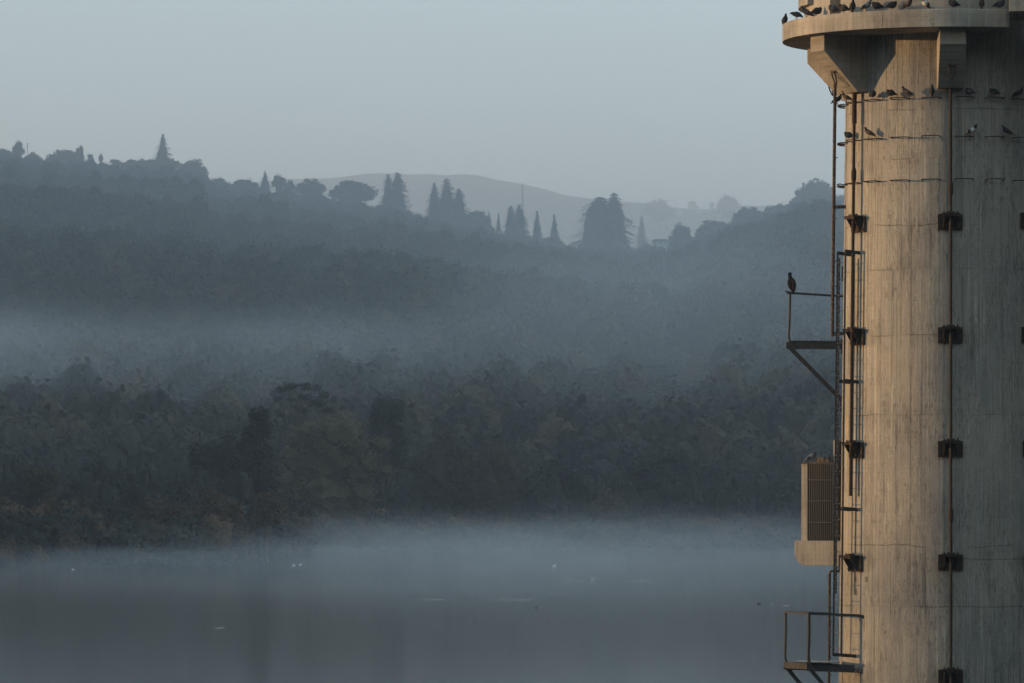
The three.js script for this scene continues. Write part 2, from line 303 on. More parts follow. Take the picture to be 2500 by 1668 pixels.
spireTree('ridge_pine', 'blunt pine below the thin mast', 1247, 501, 580, 36, 129, { power: 0.55, ragged: 0.4 });
spireTree('ridge_pine', 'blunt pine below the thin mast, leaning group partner', 1268, 498, 585, 42, 130, { power: 0.55, ragged: 0.4 });
spireTree('ridge_pine', 'small pale conifer in the dip, first of two', 1311, 514, 592, 30, 131, { tones: [[0.03, 0.036, 0.016], [0.06, 0.065, 0.03]] });
spireTree('ridge_pine', 'small pale conifer in the dip, second of two', 1353, 523, 600, 30, 132, { tones: [[0.03, 0.036, 0.016], [0.06, 0.065, 0.03]] });
spireTree('great_conifer', 'massive conifer with a pointed top in the middle dip', 1499, 470, 612, 96, 133, { power: 0.6, tiers: 22, per: 11, ragged: 0.4 });
spireTree('great_conifer', 'broad blunt conifer joined to the massive pointed one', 1462, 479, 614, 116, 134, { power: 0.42, tiers: 20, per: 12, ragged: 0.3 });
spireTree('ridge_pine', 'faint conifer beyond the massive pointed one', 1566, 528, 620, 40, 135, { d: 6800 });
domeTree('oak_tree', 'rounded oak at the foot of the opposite shoulder', 1634, 1692, 544, 620, 136);
domeTree('oak_tree', 'low crowns climbing the opposite shoulder', 1700, 1790, 530, 600, 137, { count: 1800 });
domeTree('oak_tree', 'domed oak on the opposite shoulder', 1794, 1856, 495, 560, 138, { count: 1700 });
domeTree('oak_tree', 'low oak between the domed oak and the tower side crown', 1850, 1925, 508, 560, 139);
domeTree('oak_tree', 'tallest rounded crown on the shoulder beside the tower', 1932, 2046, 431, 530, 140, { count: 2400, lobes: 9 });
domeTree('oak_tree', 'low crown half hidden behind the tower ladder', 2030, 2100, 462, 540, 141);
domeTree('far_tree', 'faint distant tree before the pale roofs', 1575, 1645, 482, 545, 142, { d: 9300, lobes: 6 });
domeTree('far_tree', 'faint distant tree past the pale roofs', 1748, 1806, 466, 545, 143, { d: 9300, lobes: 6 });

// ---------------------------------------------------------------- trees on the near shore
const shoreGroup = 'trees along the far shore of the lake';
function shoreTree(name, label, d, lobesPx, count, size, tones, seed, basePy, opt) {   // lobes as [px, py, rx, ry] of the photograph at distance d
  const k = d / F, cx = lobesPx.reduce((a, l) => a + l[0], 0) / lobesPx.length, x = atX(cx, d), gy = Math.max(0.1, Math.min(groundY(x, d), atY(basePy, d))), R = rng(seed);
  const L = lobesPx.map(([px, py, rx, ry]) => [(px - cx) * k, atY(py, d) - gy, (R() - 0.5) * rx * k * 0.8, rx * k, ry * k, rx * k * 0.95]);
  const h = Math.max(...L.map((l) => l[1]));
  const limbs = L.slice(0, 7).map((l) => [clamp(0.35 + 0.4 * R()), l[0] * 0.9, Math.max(0.3, l[1] - h * 0.5), l[2]]);
  return plantThing(name, label, 'tree', shoreGroup, x, d, gy, [['crown', foliage(seed, L, count, size, tones, opt), leafMat], ['trunk', trunk(h * 0.9, h * 0.022 + 0.06, limbs, seed), barkMat]]);
}
function around(seed, px0, px1, top, base, n) { const R = rng(seed), w = (px1 - px0) / 2, h = (base - top) / 2, cx = (px0 + px1) / 2, cy = (top + base) / 2, out = []; for (let i = 0; i < n; i++) { const a = i / n * 6.283 + R(), q = Math.sqrt(R()) * 0.72; out.push([cx + Math.cos(a) * w * q, cy + Math.sin(a) * h * q, w * lerp(0.28, 0.44, R()), h * lerp(0.26, 0.4, R())]); } out.push([cx, cy, w * 0.62, h * 0.66]); return out; }
shoreTree('autumn_tree', 'largest domed tree on the shore with yellowing crown', 668, [[790, 1255, 120, 46], [870, 1262, 62, 36], [798, 1125, 92, 100], [830, 1065, 64, 62], [765, 1075, 66, 58], [862, 1085, 42, 58], [735, 1130, 60, 62], [870, 1150, 62, 60], [893, 1128, 42, 50], [940, 1152, 24, 20], [700, 1190, 50, 52], [790, 1210, 110, 60], [872, 1215, 58, 46], [925, 1085, 34, 28], [720, 1075, 30, 28]], 9000, 0.2, OLIVE, 201, 1330);
shoreTree('umbrella_pine', 'open umbrella pine above the yellowing tree', 690, [[688, 950, 15, 10], [712, 944, 18, 9], [676, 974, 13, 6], [747, 945, 18, 11], [773, 948, 11, 10], [790, 965, 15, 10], [742, 970, 18, 9], [712, 975, 13, 5], [772, 985, 26, 12], [803, 1003, 18, 8], [735, 1003, 16, 10], [684, 1014, 11, 8]], 1700, 0.17, SHADE, 202, 1300, { core: 0.42 });
shoreTree('dark_tree', 'dark clumped evergreen beside the yellowing tree', 560, [[634, 1015, 32, 24], [620, 1060, 36, 28], [645, 1050, 24, 30], [600, 1090, 26, 26], [628, 1110, 48, 34], [600, 1150, 44, 46], [640, 1170, 48, 50]], 3600, 0.18, SHADE, 203, 1310);
shoreTree('dark_tree', 'low dark evergreen mass behind the rusty trees', 600, around(2041, 440, 600, 1040, 1260, 9), 3600, 0.2, SHADE, 204, 1310);
shoreTree('rust_tree', 'rusty brown tree nearest the yellowing tree', 520, around(2051, 598, 706, 1190, 1300, 8), 2600, 0.16, RUST, 205, 1350);
shoreTree('rust_tree', 'round rusty brown tree in the middle of the shore group', 515, around(2061, 468, 606, 1188, 1310, 9), 3600, 0.16, RUST, 206, 1355);
shoreTree('rust_tree', 'round rusty brown tree over the pale roof glint', 515, around(2071, 318, 446, 1195, 1315, 9), 3200, 0.16, RUST, 207, 1355);
shoreTree('rust_tree', 'small rusty shrub low on the bank', 508, around(2081, 325, 420, 1300, 1350, 7), 1400, 0.14, RUST, 208, 1365);
shoreTree('olive_tree', 'dark olive tree near the frame edge', 540, around(2091, 44, 146, 1122, 1225, 8), 2600, 0.17, [[0.026, 0.03, 0.012], [0.06, 0.06, 0.022]], 209, 1330);
shoreTree('rust_tree', 'brown shrub under the dark olive tree', 520, around(2101, 76, 150, 1212, 1290, 7), 1800, 0.15, RUST, 210, 1350);
shoreTree('rust_tree', 'brown shrub cut by the frame edge', 520, around(2111, -50, 48, 1205, 1300, 7), 1800, 0.15, RUST, 211, 1350);
shoreTree('dark_tree', 'dark bush between the olive tree and the rusty trees', 560, around(2121, 150, 330, 1120, 1290, 9), 3400, 0.19, SHADE, 212, 1340);
shoreTree('dark_tree', 'tall dim tree behind the yellowing tree', 700, around(2131, 870, 1000, 940, 1180, 10), 3000, 0.24, SHADE, 213, 1320);
shoreTree('dark_tree', 'broad dim tree past the yellowing tree', 690, around(2141, 980, 1160, 1030, 1290, 11), 4200, 0.24, [[0.02, 0.022, 0.014], [0.05, 0.046, 0.026]], 214, 1320);
shoreTree('rust_tree', 'dim brownish tree in the middle of the misty shore', 690, around(2151, 1110, 1290, 1080, 1290, 10), 3800, 0.24, [[0.03, 0.024, 0.016], [0.07, 0.05, 0.026]], 215, 1320);
shoreTree('dark_tree', 'dark tree before the pale shrub on the misty shore', 700, around(2161, 1260, 1440, 1090, 1300, 10), 3800, 0.24, SHADE, 216, 1320);
shoreTree('pale_tree', 'pale feathery shrub on the misty shore', 670, around(2171, 1436, 1530, 1180, 1290, 8), 1500, 0.2, [[0.06, 0.055, 0.045], [0.11, 0.1, 0.08]], 217, 1325, { core: 0.5 });
shoreTree('dark_tree', 'dark tree past the pale feathery shrub', 710, around(2181, 1500, 1720, 1070, 1300, 11), 4200, 0.25, SHADE, 218, 1320);
shoreTree('dark_tree', 'last dim tree before the tower platforms', 740, around(2191, 1690, 1910, 1110, 1300, 10), 4000, 0.25, SHADE, 219, 1320);
shoreTree('dark_tree', 'dim tree behind the tower louvre box', 740, around(2201, 1880, 2110, 1100, 1300, 10), 3600, 0.25, SHADE, 220, 1320);

// ---------------------------------------------------------------- the wood on the slope and the scrub on the bank: nobody could count it
function wood(name, label, seed, n, pick, size, tones) {
  const shape = foliage(seed, crownLobes(seed, 1.7, 1.9, 6, 0.9), 190, 0.1, [[1, 1, 1], [1, 1, 1]]);
  const m = new THREE.InstancedMesh(shape, leafMat, n), R = rng(seed + 1), M = new THREE.Matrix4(), q = new THREE.Quaternion(), up = new THREE.Vector3(0, 1, 0), c = new THREE.Color();
  for (let i = 0; i < n; i++) {
    const [x, d, s0 = 1] = pick(R), s = size * s0 * (0.6 + 0.8 * R()), t = tones[Math.floor(R() * tones.length)], k = R();
    M.compose(new THREE.Vector3(x, groundY(x, d) - s * 0.3, -d), q.setFromAxisAngle(up, R() * 6.28), new THREE.Vector3(s, s * (0.75 + 0.7 * R()), s));
    m.setMatrixAt(i, M); m.setColorAt(i, c.setRGB(lerp(t[0][0], t[1][0], k), lerp(t[0][1], t[1][1], k), lerp(t[0][2], t[1][2], k)));
  }
  m.name = name; tag(m, label, 'woodland', null, 'stuff'); m.castShadow = m.receiveShadow = true; scene.add(m);
}
wood('hillside_wood', 'continuous wood covering the misty slope below the ridge', 301, 17500, (R) => { const d = 760 + 4690 * Math.pow(R(), 1.3), u = -250 + 2700 * R(); return [atX(u, d), d, 0.7 + 0.35 * d / 5500]; }, 7.5, [OAK, OAK, SHADE, PINE, [[0.04, 0.035, 0.02], [0.07, 0.055, 0.03]]]);
wood('shore_wood', 'dense dark wood behind the shore trees', 311, 1500, (R) => { const u = -200 + 2500 * R(), s = u < 640 ? 535 : 680, d = s + 230 * R(); return [atX(u, d), d]; }, 3.6, [SHADE, OAK, SHADE]);
wood('bank_scrub', 'low scrub along the water edge of the shore', 321, 1600, (R) => { const u = -200 + 2500 * R(), x = atX(u, u < 640 ? 504 : 645), d = shoreAt(x) + 1 + 30 * R(); return [x, d, u < 640 ? 1.5 : 1]; }, 1.4, [SHADE, OAK, RUST]);

// ---------------------------------------------------------------- mist lying on the water and in the folds of the slope: banks of fine drifting flecks, thinning outwards
function mist(name, label, seed, n, fleck, [tx, ty, tz], place) {      // fleck: size in metres; tx, ty, tz: usual half size of one billow
  const R = rng(seed), P = [], gauss = () => Math.sqrt(-2 * Math.log(1 - R() * 0.93)) * Math.cos(6.2832 * R()) * 0.42;
  for (let k = 0; k < 26000;) {
    const x = gauss(), y = gauss(), z = gauss();
    if (R() > smooth(0.3, 0.62, fbm(x * 2.6 + 9, y * 2.6 + z * 1.7 + 9, seed, 3)) * 0.85 + 0.15) continue;
    for (let q = 0; q < 3; q++) P.push(x + (R() - 0.5) * 2 * fleck / tx, y + (R() - 0.5) * 2 * fleck / ty, z + (R() - 0.5) * 2 * fleck / tz);
    k++;
  }
  const g = new THREE.BufferGeometry(); g.setAttribute('position', new THREE.Float32BufferAttribute(P, 3)); g.computeVertexNormals();
  const mat = new THREE.MeshPhysicalMaterial({ color: new THREE.Color().setRGB(0.82, 0.87, 0.95), roughness: 1, specularIntensity: 0, transparent: true, opacity: 0.07, depthWrite: false, side: THREE.DoubleSide });
  const m = new THREE.InstancedMesh(g, mat, n), M = new THREE.Matrix4(), q = new THREE.Quaternion(), up = new THREE.Vector3(0, 1, 0);
  for (let i = 0; i < n; i++) { const [x, y, d, sx, sy, sz] = place(R, i); M.compose(new THREE.Vector3(x, y, -d), q.setFromAxisAngle(up, (R() - 0.5) * 0.6 + (R() > 0.5 ? Math.PI : 0)), new THREE.Vector3(sx, sy * (R() > 0.5 ? 1 : -1), sz)); m.setMatrixAt(i, M); }
  m.name = name; tag(m, label, 'mist', null, 'stuff'); scene.add(m);
}

// ================================================================ THE TOWER
// tower axis; its local x runs across the line of sight, local z towards the camera
const AXIS = new THREE.Vector3((2307 - 1250) / F * 126, 0, -126), TURN = Math.atan2(-AXIS.x, 126), cT = Math.cos(TURN), sT = Math.sin(TURN);
const toWorld = ([x, y, z]) => new THREE.Vector3(AXIS.x + x * cT + z * sT, y, AXIS.z - x * sT + z * cT);
// photograph pixel at a local depth z -> local point
function at(px, py, z = 0) { const t = (px - 1250) / F, x = (t * (126 - z * cT) - AXIS.x - z * sT) / (cT - t * sT), D = 126 + x * sT - z * cT; return [x, EYE + (HORIZON - py) / F * D, z]; }
const radius = (y) => 2.545 + 0.012 * (17.26 - Math.min(y, 17.26));
const polar = (deg, r, y, s = 0) => [r * Math.sin(deg * RAD) + s * Math.cos(deg * RAD), y, r * Math.cos(deg * RAD) - s * Math.sin(deg * RAD)];
const off = (deg, out, y, s = 0) => polar(deg, radius(y) + out, y, s);
const rowY = (py, z = 0) => EYE + (HORIZON - py) / F * (126 - z);

const bases = new Map();
function T(name, label, category, base = [0, 0, 0], group) {
  const o = new THREE.Group(); o.name = numbered(name); o.position.copy(toWorld(base)); o.rotation.y = TURN; tag(o, label, category, group); bases.set(o, base); scene.add(o); return o;
}
function part(parent, name, geos, mat, label) {
  let root = parent; while (root.parent && root.parent !== scene) root = root.parent;
  const b = bases.get(root), g = merged([geos]).clone().translate(-b[0], -b[1], -b[2]);
  const m = shadows(new THREE.Mesh(g, mat)); m.name = name; if (label) m.userData.label = label; parent.add(m); return m;
}
// ---------------------------------------------------------------- concrete
const boards = []; { const R = rng(7); let a = -180; while (a < 179) { const w = 1.3 + 1.5 * R(); boards.push([a, Math.min(180, a + w)]); a += w; } boards[boards.length - 1][1] = 180; }
const liftRows = [-70, 263, 385, 655, 817, 1012, 1365, 1482, 1700, 1960], lifts = liftRows.map((p) => rowY(p, 2.6)).reverse(); lifts[0] = -3;
const boardAt = (deg) => { let lo = 0, hi = boards.length - 1; while (lo < hi) { const m = (lo + hi + 1) >> 1; if (boards[m][0] <= deg) lo = m; else hi = m - 1; } return lo; };
const liftAt = (y) => { let k = 0; while (k < lifts.length - 2 && y > lifts[k + 1]) k++; return k; };
const spotAt = (px, py, z) => { const p = at(px, py, z); return [Math.atan2(p[0], p[2]) / RAD, p[1]]; };
const surf = (px, py) => { let z = 2; for (let i = 0; i < 30; i++) { const p = at(px, py, z), R = radius(p[1]); z = Math.sqrt(Math.max(0, R * R - p[0] * p[0])); } return spotAt(px, py, z); };
// old patches, stains and rust on the shaft: [deg, y, half width m, half height m, strength, r, g, b]
const marks = [[2089, 1414, 0.05, 0.085, 0.75], [2116, 1415, 0.06, 0.08, 0.75], [2091, 1446, 0.055, 0.085, 0.75], [2110, 1451, 0.04, 0.035, 0.45], [2126, 1463, 0.06, 0.07, 0.22], [2171, 528, 0.06, 0.07, 0.4], [2164, 720, 0.05, 0.09, 0.35], [2182, 1442, 0.02, 0.08, 0.55], [2161, 1544, 0.03, 0.03, 0.6], [2188, 1630, 0.03, 0.03, 0.6], [2198, 1625, 0.02, 0.02, 0.5], [2092, 1134, 0.03, 0.015, 0.6], [2128, 1006, 0.02, 0.03, 0.5], [2158, 985, 0.05, 0.08, 0.4], [2175, 1094, 0.02, 0.03, 0.6], [2270, 1395, 0.03, 0.03, 0.6], [2382, 285 + 315 - 280, 0.02, 0.02, 0.6], [2326, 945, 0.02, 0.06, 0.6], [2084, 1660, 0.03, 0.02, 0.7], [2107, 1661, 0.025, 0.02, 0.7]]
  .map(([px, py, w, h, k]) => [...surf(px, py), w, h, k, 0.09, 0.085, 0.07]);
marks.push([...surf(2110, 1528), 0.02, 0.16, 0.8, 0.16, 0.09, 0.05]);                // rust run under the rail end
marks.push([...surf(2410, 960), 0.16, 0.34, 0.35, 0.2, 0.23, 0.2]);                  // dull patch in the shade
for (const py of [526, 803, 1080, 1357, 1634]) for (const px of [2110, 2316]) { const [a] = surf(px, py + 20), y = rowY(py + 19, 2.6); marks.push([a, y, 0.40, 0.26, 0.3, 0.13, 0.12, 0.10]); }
const MAPH = 21;
const shaftTex = dataTex(2048, 2048, (i, j) => {
  const deg = (i + 0.5) / 2048 * 360 - 180, y = (j + 0.5) / 2048 * MAPH, m = deg * RAD * 2.6;
  if (Math.abs(deg) > 125) return [0.28, 0.26, 0.23];
  const b = boardAt(deg), l = liftAt(y), tone = hash(b, l, 3) - 0.5, tone2 = hash(b, 99, 4) - 0.5;
  const streak = noise(m * 42, y * 1.1, 11) - 0.5, fine = noise(m * 110, y * 2.6, 12) - 0.5, grain = noise(m * 75, y * 75, 13) - 0.5, big = fbm(m * 0.9 + 3, y * 0.55, 14, 3) - 0.5;
  let v = 1 + 0.10 * tone + 0.05 * tone2 + 0.2 * streak + 0.26 * fine + 0.28 * grain + 0.46 * big + 0.22 * (fbm(m * 5, y * 3.2, 17, 3) - 0.5);
  const edge = Math.min(deg - boards[b][0], boards[b][1] - deg) * RAD * 2.6;
  if (edge < 0.009) v *= lerp(0.78, 1, clamp(1.25 - 1.1 * smooth(0.35, 0.75, noise(m * 9, y * 0.9, 29))) * 0.6 + 0.4 * clamp(hash(b + (deg - boards[b][0] > boards[b][1] - deg ? 1 : 0), l, 8) * 1.6 - 0.2));
  let warm = 0.5 + big * 1.2 + 0.5 * tone;
  // dark vertical weather runs
  const run = smooth(0.66, 0.86, noise(m * 15, y * 0.35 + 40, 15)) * smooth(0.35, 0.65, fbm(m * 3, y * 0.8, 16, 2)); v *= 1 - 0.26 * run;
  // short form-board scars
  const scar = smooth(0.62, 0.78, noise(m * 52, y * 7.5, 37)) * smooth(0.3, 0.6, fbm(m * 2.1 + 60, y * 1.4, 38, 3)); v *= 1 - 0.3 * scar; v += 0.12 * smooth(0.66, 0.8, noise(m * 60 + 7, y * 9 + 3, 39));
  // lime bloom
  const lime = smooth(0.72, 0.9, noise(m * 26, y * 0.9 + 9, 18)) * smooth(0.5, 0.7, fbm(m * 1.2, y * 0.5 + 70, 19, 2)); v += 0.3 * lime;
  // pour joints and the cracks along them
  for (let k = 1; k < lifts.length - 1; k++) {
    const dy = Math.abs(y - lifts[k] - 0.09 * (fbm(m * 1.1, k * 9.1, 21, 4) - 0.5) - 0.012 * (noise(m * 30, k, 23) - 0.5));
    if (dy < 0.3) { if (dy < 0.016) v *= 1 - 0.5 * smooth(0.4, 0.7, noise(m * 1.7, k * 5, 22)) * (1 - dy / 0.016) - 0.05; v *= 1 - 0.10 * (1 - dy / 0.3) * noise(m * 6, y * 5, 24); }
  }
  for (const yc of [rowY(1334, 2.6), rowY(545, 2.6)]) { const dy = Math.abs(y - yc - 0.22 * (fbm(m * 0.8, yc, 26, 5) - 0.5)); if (dy < 0.012) v *= 1 - 0.5 * smooth(0.42, 0.6, noise(m * 1.2, yc * 3, 27)); }
  // blow holes
  const cx = Math.floor(m / 0.07), cy = Math.floor(y / 0.07), hh = hash(cx, cy, 31); if (hh > lerp(0.98, 0.55, smooth(0.35, 0.75, fbm(m * 1.3, y * 0.9 + 30, 36, 2)))) { const dx = (m / 0.07 - cx - 0.15 - 0.7 * hash(cx, cy, 32)), dyy = (y / 0.07 - cy - 0.15 - 0.7 * hash(cx, cy, 33)), rr = 0.05 + 0.18 * hash(cx, cy, 34); if (dx * dx + dyy * dyy * 0.6 < rr * rr) v *= lerp(0.85, 0.5, hash(cx, cy, 35)); }
  // pigeon lime under the perches
  let r = 0.262 * lerp(0.97, 1.03, warm), g = 0.241 * lerp(0.99, 1.01, warm), bl = 0.214 * lerp(1.04, 0.95, warm);
  v = clamp(v, 0.2, 1.6); r *= v; g *= v; bl *= v;
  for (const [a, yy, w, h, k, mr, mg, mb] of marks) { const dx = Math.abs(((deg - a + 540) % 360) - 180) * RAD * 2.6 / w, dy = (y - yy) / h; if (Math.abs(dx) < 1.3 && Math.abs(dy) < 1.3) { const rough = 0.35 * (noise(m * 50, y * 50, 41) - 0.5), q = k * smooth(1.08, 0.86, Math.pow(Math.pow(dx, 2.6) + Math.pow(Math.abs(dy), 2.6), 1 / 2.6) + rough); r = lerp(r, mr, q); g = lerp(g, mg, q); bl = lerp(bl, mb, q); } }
  return [r, g, bl];
});
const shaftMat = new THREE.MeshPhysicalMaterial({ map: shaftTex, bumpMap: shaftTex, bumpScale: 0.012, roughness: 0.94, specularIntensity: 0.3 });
const slabTex = dataTex(1024, 1024, (i, j) => {
  const x = i / 1024 * 4, y = j / 1024 * 4, big = fbm(x * 1.3, y * 1.3, 51, 4) - 0.5, grain = noise(x * 80, y * 80, 52) - 0.5, run = noise(x * 22, y * 1.6, 53) - 0.5, board = hash(Math.floor(y / 0.16), 0, 54) - 0.5;
  let v = 1 + 0.8 * big + 0.2 * grain + 0.38 * run + 0.1 * board; if ((y / 0.16) % 1 < 0.05) v *= 0.86;
  if (noise(x * 30, y * 30, 55) > 0.93) v *= 0.6;
  const cr = Math.abs(fbm(x * 1.6, y * 1.6, 57, 4) - 0.5); if (cr < 0.004 && noise(x * 1.5, y * 1.5, 58) > 0.6) v *= 0.55;
  v = clamp(v, 0.3, 1.6); return [0.262 * v, 0.236 * v, 0.202 * v];
});
const slabMat = new THREE.MeshPhysicalMaterial({ map: slabTex.clone(), bumpMap: slabTex, bumpScale: 0.01, roughness: 0.95, specularIntensity: 0.3 });
slabMat.map.repeat.set(0.25, 0.25); slabTex.repeat.set(0.25, 0.25); slabMat.map.needsUpdate = true;
// ---------------------------------------------------------------- steel
const rustTex = dataTex(512, 512, (i, j) => { const x = i / 512, y = j / 512, a = fbm(x * 9, y * 9, 81, 4), b = noise(x * 70, y * 70, 82), fl = smooth(0.62, 0.7, fbm(x * 22 + 3, y * 14, 83, 3)); let c = [lerp(0.018, 0.05, a), lerp(0.014, 0.031, a), lerp(0.012, 0.021, a)]; c = c.map((v) => v * (0.7 + 0.6 * b)); return c.map((v, k) => lerp(v, [0.12, 0.10, 0.085][k], fl * 0.35)); });
const rust = new THREE.MeshPhysicalMaterial({ map: rustTex, roughness: 0.85, metalness: 0.1, specularIntensity: 0.5 });
const flakeTex = dataTex(512, 512, (i, j) => { const x = i / 512, y = j / 512, fl = smooth(0.5, 0.6, fbm(x * 26, y * 18, 84, 4)), b = noise(x * 60, y * 60, 85), red = smooth(0.5, 0.7, fbm(x * 7, y * 5 + 4, 87, 3)); const c = [lerp(0.035, 0.13, fl) * (1 + 0.15 * red), lerp(0.03, 0.115, fl) * (1 - 0.1 * red), lerp(0.026, 0.1, fl) * (1 - 0.2 * red)]; return c.map((v) => v * (0.7 + 0.6 * b)); });
const flaked = new THREE.MeshPhysicalMaterial({ map: flakeTex, roughness: 0.85, specularIntensity: 0.4 });
const paintTex = dataTex(512, 512, (i, j) => { const x = i / 512, y = j / 512, a = fbm(x * 8, y * 8, 88, 4), fl = smooth(0.66, 0.74, fbm(x * 24, y * 16, 89, 3)); const c = [0.02 + 0.02 * a, 0.02 + 0.019 * a, 0.021 + 0.018 * a]; return c.map((v, k) => lerp(v, [0.12, 0.105, 0.09][k], fl * 0.5)); });
const paint = new THREE.MeshPhysicalMaterial({ map: paintTex, roughness: 0.6, specularIntensity: 0.6 });
const zinc = new THREE.MeshPhysicalMaterial({ map: flakeTex, color: new THREE.Color().setRGB(1.6, 1.6, 1.65), roughness: 0.55, metalness: 0.4 });
for (const t of [rustTex, flakeTex, paintTex]) t.repeat.set(1.2, 1.2);

// ---------------------------------------------------------------- shaft, corbels, walkway, drum
const tower = T('intake_tower', 'weathered round concrete intake tower with a corbelled walkway', 'tower');
{
  const P = [], U = [], offs = (b, l) => (hash((b + boards.length) % boards.length, l, 61) - 0.5) * 0.005 + (hash((b + boards.length) % boards.length, l, 62) > 0.92 ? 0.003 : 0);
  const push = (deg, y, o) => { P.push(...polar(deg, radius(y) + o, y)); U.push((deg + 180) / 360, y / MAPH); };
  for (let l = 0; l < lifts.length - 1; l++) for (let b = 0; b < boards.length; b++) {
    const [a0, a1] = boards[b], y0 = lifts[l], y1 = lifts[l + 1], o = offs(b, l), n = offs(b + 1, l);
    for (const [a, y, f] of [[a0, y0, o], [a1, y0, o], [a1, y1, o], [a0, y0, o], [a1, y1, o], [a0, y1, o], [a1, y0, o], [a1, y0, n], [a1, y1, n], [a1, y0, o], [a1, y1, n], [a1, y1, o]]) push(a, y, f);
  }
  const g = new THREE.BufferGeometry(); g.setAttribute('position', new THREE.Float32BufferAttribute(P, 3)); g.setAttribute('uv', new THREE.Float32BufferAttribute(U, 2)); g.computeVertexNormals();
  part(tower, 'shaft', g, shaftMat);
  const core = new THREE.CylinderGeometry(2.51, 2.72, 24, 96, 1, true).translate(0, 8.6, 0); part(tower, 'core_wall', core, slabMat);
}
const Y1 = rowY(102), Y2 = rowY(60), RW = 4.16;                                   // walkway underside, top and outer radius
{
  const cut = -21.8, gap = 0.16;
  const slab = (a, b, n) => sector([[RW, Y1], [RW, Y2 - 0.015], [RW - 0.015, Y2], [2.3, Y2], [2.3, Y1]], a, b, n);
  part(tower, 'walkway_slab', slab(-215, cut - gap / 2, 120), slabMat);
  part(tower, 'walkway_slab', slab(cut + gap / 2, 22.6, 34), slabMat);
  for (const a of [-177, -117, -57, 3, 63]) {
    const s = new THREE.Shape(); s.moveTo(2.4, Y1 + 0.01); s.lineTo(3.82, Y1 + 0.01); s.lineTo(3.82, 18.83); s.lineTo(2.82, 17.83); s.lineTo(2.4, 17.83); s.closePath();
    const g = new THREE.ExtrudeGeometry(s, { depth: 0.64, bevelEnabled: true, bevelSize: 0.012, bevelThickness: 0.012, bevelSegments: 1 }).translate(0, 0, -0.32).rotateY((a - 90) * RAD);
    const c = part(tower, 'corbel', g, slabMat);
    if (a === 63) continue;
    // ring bolt on the sloping face
    const q = (k, lift = 0, s2 = 0) => polar(a, 2.82 + k + lift * 0.7, 17.83 + k - lift * 0.7, s2);
    const ring = bent([q(0.5, 0.06, -0.06), q(0.44, 0.1, -0.07), q(0.36, 0.16, -0.05), [...q(0.30, 0.2, 0)], q(0.36, 0.16, 0.05), q(0.44, 0.1, 0.07), q(0.5, 0.06, 0.06)], 0.018, 28, 6);
    part(c, 'ring_bolt', [ring, beam(q(0.5, 0.01, -0.1), q(0.5, 0.01, 0.1), 0.09, 0.05)], rust);
  }
  // drum above the walkway: a slot shaped to hold a strip of shade towards the sun, a thicker panel on the shaded side
  const wall = (a, b, n, r = 3.6, r0 = 3.15) => sector([[r, Y2], [r, 23.5], [r0, 23.5], [r0, Y2]], a, b, n);
  part(tower, 'drum_wall', [wall(-215, -53.4, 70), wall(-46.6, 0.4, 24), wall(-54, -46, 6, 3.2, 3.0)], slabMat);
  part(tower, 'wall_panel', wall(0.4, 60, 20, 3.68, 3.15), slabMat);
  const yg = rowY(21);
  part(tower, 'upper_gallery', sector([[3.75, yg], [3.75, 23.4], [3.45, 23.4], [3.45, yg]], -215, -68, 60), slabMat);
}
// ---------------------------------------------------------------- footbridge reaching the tower
{
  const b = at(2500, 20, 4.4), o = T('footbridge', 'concrete footbridge girder meeting the top of the tower', 'footbridge', [2.6, 19.3, 2.5]);
  const y0 = rowY(28.5, 4.4), x0 = at(2465, 20, 4.4)[0];
  part(o, 'girder', block(x0 + 2.2, y0 + 0.6, 4.2, 4.4, 1.2, 0.4), slabMat);
  part(o, 'deck', block(x0 + 2.4, y0 + 0.12, 2.95, 4.6, 0.24, 2.0), slabMat);
}
// ---------------------------------------------------------------- lifting rods, their couplings and the brackets that carry them
function liftingRod(label, deg, py0, py1, joints, sleeve) {
  const y0 = rowY(py0, 1.5), y1 = rowY(py1, 1.5), o = T('lifting_rod', label, 'rod', off(deg, 0.18, y1), 'long rods running down the tower wall');
  part(o, 'rod_shaft', rod(off(deg, 0.18, y1), off(deg, 0.18, y0), 0.041, 0.041, 14), rust);
  part(o, 'sleeve', rod(off(deg, 0.18, rowY(sleeve, 1.5)), off(deg, 0.18, y0 - 0.01), 0.06, 0.06, 14), rust);
  for (const py of joints) { const y = rowY(py, 1.5), p = (d) => off(deg, 0.18, y + d); part(o, 'coupling', [rod(p(-0.18), p(-0.1), 0.043, 0.066, 12), rod(p(-0.1), p(0.1), 0.066, 0.066, 12), rod(p(0.1), p(0.18), 0.066, 0.043, 12)], rust); }
  return o;
}
liftingRod('rusty lifting rod on the sunlit face ending above the four wall patches', -57, 226, 1211, [426], 300);
liftingRod('rusty lifting rod running down the middle of the tower', 3, 222, 1790, [467, 1258], 236);
